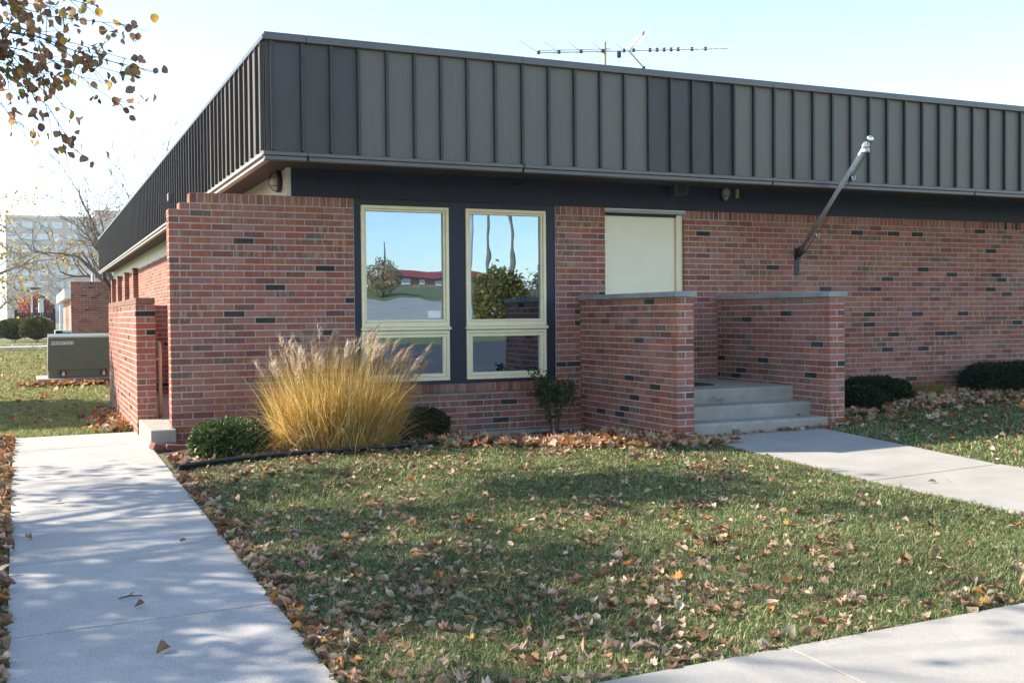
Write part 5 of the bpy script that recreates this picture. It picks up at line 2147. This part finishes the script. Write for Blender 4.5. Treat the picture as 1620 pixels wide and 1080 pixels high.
# neighbouring building with white fascia
nb_ = thing('neighbour_building', (1.0, 44, 0), 'low neighbouring building with white fascia and brick pier behind the rear wall', 'building')
no = (1.0, 44, 0)
pa, pb = onY(101, 480, 44), onY(113, 490, 44)
MB().box(pa[0] + 0.35, 12, 44.2, 60, 0, 2.3).build('wall', 'far_wall', nb_, no)
MB().add([(pa[0], 43.4, 2.2), (12, 43.4, 2.6), (12, 61, 2.6), (pa[0], 61, 2.2), (pa[0], 43.4, 2.65), (12, 43.4, 3.35), (12, 61, 3.35), (pa[0], 61, 2.65)],
         [(0, 3, 2, 1), (4, 5, 6, 7), (0, 1, 5, 4), (1, 2, 6, 5), (2, 3, 7, 6), (3, 0, 4, 7)]).build('roof_fascia', 'white_fascia', nb_, no)
# air conditioner units by it
for k, (u, w_) in enumerate(((93.5, 0.35), (100.5, 0.75))):
    q = onY(u, 529, 42)
    t = thing('air_conditioner', (q[0], 42, g1(q[0], 42)), ('narrow ' if k == 0 else 'wide ') + 'pale air conditioner unit behind the transformer', 'air conditioner')
    MB().bbox(-w_ / 2, w_ / 2, 0, 0.5, 0, 0.62, 0.03).build('case', 'hvac_white', t)
    MB().box(-w_ / 2 + 0.05, w_ / 2 - 0.05, -0.012, 0.0, 0.08, 0.5).build('grille', 'speaker_grey', t)
# far walk and kerb across the back lawn
mb = MB()
slab(mb, [(-14, 36.2), (1.0, 36.2), (1.0, 37.6), (-14, 37.6)], 0.05)
kind(mb.build('far_walk', 'walk_concrete'), 'structure')
mb = MB()
slab(mb, [(-14, 34.2), (1.0, 34.2), (1.0, 35.0), (-14, 35.0)], 0.012)
kind(mb.build('drive', 'asphalt'), 'structure')
# hedge
PRV = [(0.09, 0.11, 0.03), (0.13, 0.135, 0.04), (0.055, 0.075, 0.022), (0.20, 0.16, 0.05)]
hb_ = onY(58, 520, 47)
shrub('rounded_shrub', (hb_[0], 47, 0.75), (0.72, 0.6, 0.57), 7000, PRV, [4, 3, 3, 1], 'rounded olive green shrub before the black fence, nearer the transformer', 0.085, 0.6, 61, 2.3)
hb_ = onY(22, 522, 48)
shrub('rounded_shrub', (hb_[0], 48, 0.70), (0.85, 0.6, 0.52), 6000, PRV, [3, 4, 2, 2], 'yellowish rounded shrub before the black fence at the left edge', 0.085, 0.6, 62, 2.3)
# black fence behind the hedge
f0, f1 = onY(28, 500, 54), onY(85, 500, 54)
ff = thing('black_fence', (f0[0], 54, 0.2), 'black picket fence behind the rounded shrubs', 'fence')
fo2 = (f0[0], 54, 0.2)
for xq in np.arange(f0[0], f1[0] - 0.05, 0.12):
    MB().box(xq - 0.045, xq + 0.045, 53.98, 54.0, 0.3, 1.62).build('picket', 'fence_black', ff, fo2)
for zq in (0.5, 1.4):
    MB().box(f0[0], f1[0], 54.001, 54.05, zq - 0.04, zq + 0.04).build('rail', 'fence_black', ff, fo2)
for xq, zt in ((f0[0] - 0.08, 1.75), (f1[0], 1.85)):
    MB().bbox(xq - 0.09, xq + 0.09, 53.9, 54.1, 0.15, zt, 0.02).build('post', 'fence_black', ff, fo2)
# lamp posts
for (u, vt, Y, lab) in ((50, 458, 95, 'thin grey street lamp rising left of the red tree'), (64.5, 472, 80, 'stubby grey utility post in front of the red tree'),
                        (96, 482, 85, 'slim pale pole between fence and neighbouring building')):
    q = onY(u, vt, Y)
    zb = g1(q[0], Y)
    t = thing('lamp_post', (q[0], Y, zb), lab, 'pole')
    r_ = 0.09 if u < 60 else (0.22 if u < 80 else 0.12)
    MB().tube([(0, 0, 0), (0, 0, q[2] - zb)], [r_, r_ * 0.8], 8).build('shaft', 'hvac_white' if u > 90 else 'dull_aluminium', t)
    if u < 90:
        MB().bbox(-0.1, 0.75 if u < 60 else 0.3, -0.15, 0.15, q[2] - zb, q[2] - zb + 0.18, 0.03).build('lamp_head', 'dark_metal', t)
# apartment block
TYY = 285.0
x0, x1, ztop = onY(8, 343, TYY)[0], 62.0, onY(100, 343, TYY)[2]
tw_ = thing('apartment_block', (20, TYY, 0), 'tall beige eight-storey apartment block far behind the bare tree', 'building')
two = (20, TYY, 0)
MB().box(x0, x1, TYY, TYY + 20, -1, ztop).build('wall', 'tower_brick', tw_, two)
pe0, pe1 = onY(150, 331, TYY), onY(215, 331, TYY)
MB().box(pe0[0], 50, TYY + 2, TYY + 16, ztop - 0.5, pe0[2]).build('lift_tower', 'tower_brick', tw_, two)
MB().box(x0 - 0.15, x1, TYY - 0.25, TYY - 0.01, ztop - 0.5, ztop + 0.15).build('parapet', 'tower_band', tw_, two)
win_me = MB()
win_me.box(-1.9, 1.9, -0.02, 0.3, -0.75, 0.75)
pitch = (onY(100, 357, TYY)[2] - onY(100, 487, TYY)[2]) / 7
ztop_w = onY(100, 357, TYY)[2]
trr = random.Random(3)
wm = {}
for kk in range(4):
    m_ = MB()
    m_.cur = 0
    m_.box(-1.9, 1.9, -0.03, 0.2, -0.85, 0.85)
    m_.cur = 1
    for s in range(3):
        xa_ = -1.78 + s * 1.2
        m_.cur = 1
        m_.box(xa_, xa_ + 1.12, -0.06, 0.1, -0.75, 0.75)
        if (kk >> 1 if s == 0 else (kk + s) % 2):
            m_.cur = 2
            m_.box(xa_ + 0.04, xa_ + 1.08, -0.08, -0.061, -0.05 if s == 1 else 0.1, 0.72)
    wm[kk] = m_.mesh('window', ['white_fascia', 'tower_window', 'tower_blind'])
for rr_ in range(8):
    for cI in range(9):
        u = 20.5 + cI * 23.5
        X_ = onY(u, 400, TYY)[0]
        if X_ > x1 - 3:
            continue
        o = bpy.data.objects.new('window', wm[trr.randrange(4)])
        o.location = (X_ - two[0], -0.1, ztop_w - rr_ * pitch)
        o.scale = (0.62, 1, 0.85)
        link(o, tw_)
# background trees
def bare_tree(name, base, h, label, seed, lean=(0, 0, 1), rad=0.3, depth=4, leaves=0, cols=None, spread=0.55, mat='bark', first=0.35, ls=0.12):
    rng = np.random.default_rng(seed)
    o = np.array([base[0], base[1], g1(base[0], base[1])])
    t = thing(name, o, label, 'tree')
    segs, tips = [], []
    MB().tube([o + [0, 0, -0.1], o + np.array(lean) * h * 0.2, o + np.array(lean) * h * 0.42], [rad, rad * 0.8, rad * 0.6], 10).build('trunk', mat, t, o, True)
    for i in range(8):
        a = i * 2.4 + seed
        f = first + 0.09 * (i % 3) * 0.5
        st_ = o + np.array(lean) * h * min(0.42, f)
        grow_tree(rng, st_, (math.cos(a) * 0.9, math.sin(a) * 0.9, 0.75), h * 0.34, rad * 0.45, depth, segs, tips, 0.04, 0.14, (3, 4), spread, 0.68, None, 0.011)
    segs_mesh(segs, 'limbs', mat, t, o)
    if leaves:
        leaf_crown('crown', tips, leaves, ls, cols, [1] * len(cols), t, o, rng, 0.2)
    return t


q = onY(205, 480, 40)
bare_tree('bare_tree', (q[0], 40), 9.0, 'large bare tree whose limbs reach left behind the roof corner', 71, rad=0.34, depth=4, spread=0.5, first=0.2)
q = onY(-45, 480, 55)
bare_tree('yellow_tree', (q[0], 55), 10, 'thin tree with sparse yellow leaves at the left edge', 72, rad=0.22, depth=3, leaves=1500, cols=[(0.48, 0.34, 0.06), (0.40, 0.22, 0.06), (0.30, 0.25, 0.06)], ls=0.16, first=0.25)
q = onY(58, 490, 120)
round_tree('red_tree', (q[0], 120, 2.4), (1.75, 1.5, 1.6), 2500, 0.28, [(0.42, 0.10, 0.07), (0.50, 0.16, 0.10), (0.30, 0.07, 0.06)], [1, 1, 1], 'small round red maple in front of the apartment block', 75, depth=2)
for k, (u, Y, hh) in enumerate(((-10, 150, 9), (120, 190, 12), (30, 210, 11))):
    q = onY(u, 490, Y)
    bare_tree('bare_tree', (q[0], Y), hh, ('distant bare tree left of the apartment block', 'distant bare tree before the apartment block, right of the red tree', 'distant bare tree before the middle of the apartment block')[k], 80 + k, rad=0.25, depth=3, first=0.2)

# ---------------------------------------------------------------- across the street (seen in the window glass)
XCUT = [-60, -4, 5, 14, 90]
for nm, y0_, y1_, mt in (('bounce_path', -14.3, -9.3, 'entry_concrete'), ('road', -23.5, -14.6, 'asphalt')):  # pale path behind the camera, widened to bounce light onto the facade
    rd = MB()
    ycut = [y0_, -16.0, -14.0, y1_]
    ycut = sorted({q for q in ycut if y0_ <= q <= y1_})
    for xa_, xb_ in zip(XCUT[:-1], XCUT[1:]):
        for ya_, yb_ in zip(ycut[:-1], ycut[1:]):
            slab(rd, [(xa_, ya_), (xb_, ya_), (xb_, yb_), (xa_, yb_)], 0.03, 0.3, 0.0005)
    kind(rd.build(nm, mt), 'structure')
lot = MB()
for a in range(6):
    y1_, y0_ = -30 - a * 4.0, -34 - a * 4.0
    for xa_, xb_ in ((4, 14), (14, 40)):
        slab(lot, [(xa_, y0_), (xb_, y0_), (xb_, y1_), (xa_, y1_)], 0.04, 0.3, 0.0005)
kind(lot.build('parking_lot', 'lot_paving'), 'structure')
fb = thing('red_roof_building', (30, -92, 3.2), 'long low building with red roof across the street, mirrored in the windows', 'building')
fbo = (30, -92, 3.2)
MB().box(31.8, 43, -100, -92, 3.0, 5.2).build('wall', 'far_wall', fb, fbo)
MB().add([(31.4, -91.5, 5.1), (43.5, -91.5, 5.1), (43.5, -100.5, 5.1), (31.4, -100.5, 5.1), (33, -96, 6.1), (42, -96, 6.1)],
         [(0, 1, 5, 4), (1, 2, 5), (2, 3, 4, 5), (3, 0, 4), (0, 3, 2, 1)]).build('roof', 'red_roof', fb, fbo)
for k in range(6):
    MB().bbox(32.6 + k * 1.75, 33.4 + k * 1.75, -92.03, -91.9, 4.3, 4.9, 0.03).build('window', 'white_fascia', fb, fbo)
for k, (X_, Y_, r_, lab) in enumerate(((20.0, -58, 1.4, 'tan leafy shrub tree across the street, mirrored in the left window'),
                                       (15.5, -27.8, 1.15, 'olive green tree across the street, mirrored in the right window'),
                                       (19.0, -31, 1.3, 'greyish thicket across the street, mirrored at the right of the right window'))):
    round_tree('street_tree', (X_, Y_, g1(X_, Y_) + r_ * 0.95), (r_, r_, r_ * (1.25 if k == 1 else 0.95)), (1600, 3200, 700)[k], 0.15,
               ([(0.50, 0.38, 0.20), (0.38, 0.30, 0.15)], [(0.26, 0.22, 0.05), (0.38, 0.29, 0.07), (0.15, 0.15, 0.05)], [(0.32, 0.26, 0.20), (0.26, 0.20, 0.16)])[k],
               ([1, 1], [1, 1, 1], [1, 1])[k], lab, 90 + k, depth=2)
for k, (u, Y_, h_) in enumerate(((812, -34, 11.0), (774, -60, 13.0))):
    hq = onY(u, 430, 0.0)
    dq = (hq - CAM) * [1, -1, 1]
    X_ = (hq + dq * (Y_ / dq[1]))[0]
    zb = g1(X_, Y_)
    t = thing('utility_pole', (X_, Y_, zb), ('tall wooden utility pole with crossarms, mirrored in the right window', 'distant wooden utility pole, mirrored in the right window')[k], 'pole')
    MB().tube([(0, 0, -0.2), (0, 0, h_)], [0.12, 0.085], 8).build('post', 'pole_wood', t)
    for zq in (h_ - 0.6, h_ - 1.7):
        MB().bbox(-1.3, 1.3, -0.06, 0.06, zq - 0.07, zq + 0.07, 0.01).build('crossarm', 'pole_wood', t)
    for sgn in (-1, 1):
        mb = MB()
        mb.tube([(sgn * 1.2, 0, h_ - 0.5)] + [(sgn * 1.2 + s * 30 * tq, 0, h_ - 0.5 - 1.2 * 4 * tq * (1 - tq)) for s in (1,) for tq in np.linspace(0.1, 1, 9)], 0.012, 4)
        mb.build('wire', 'sky_wire', t)
hq = onY(748, 430, 0.0)
dq = (hq - CAM) * [1, -1, 1]
X_ = (hq + dq * (-26 / dq[1]))[0]
t = thing('street_lamp', (X_, -26, g1(X_, -26)), 'thin street lamp across the road, mirrored at the left of the right window', 'lamp')
MB().tube([(0, 0, 0), (0, 0, 6), (-0.3, 0, 7.2), (-1.2, 0, 7.6)], [0.09, 0.07, 0.05, 0.04], 8).build('pole', 'dull_aluminium', t)
MB().bbox(-1.8, -1.15, -0.15, 0.15, 7.5, 7.65, 0.03).build('lamp_head', 'dark_metal', t)

# ---------------------------------------------------------------- added veil of haze
hz = MB().box(gx[0] - 5, gx[-1] + 5, gy[0] - 5, gy[-1] + 5, -2.0, 34.0).build('haze', 'haze_air')  # haze volume added to wash out the view, standing in for lens flare
kind(tag(hz, 'thin pale haze added over the whole place as a veil like lens flare', 'haze'), 'stuff')
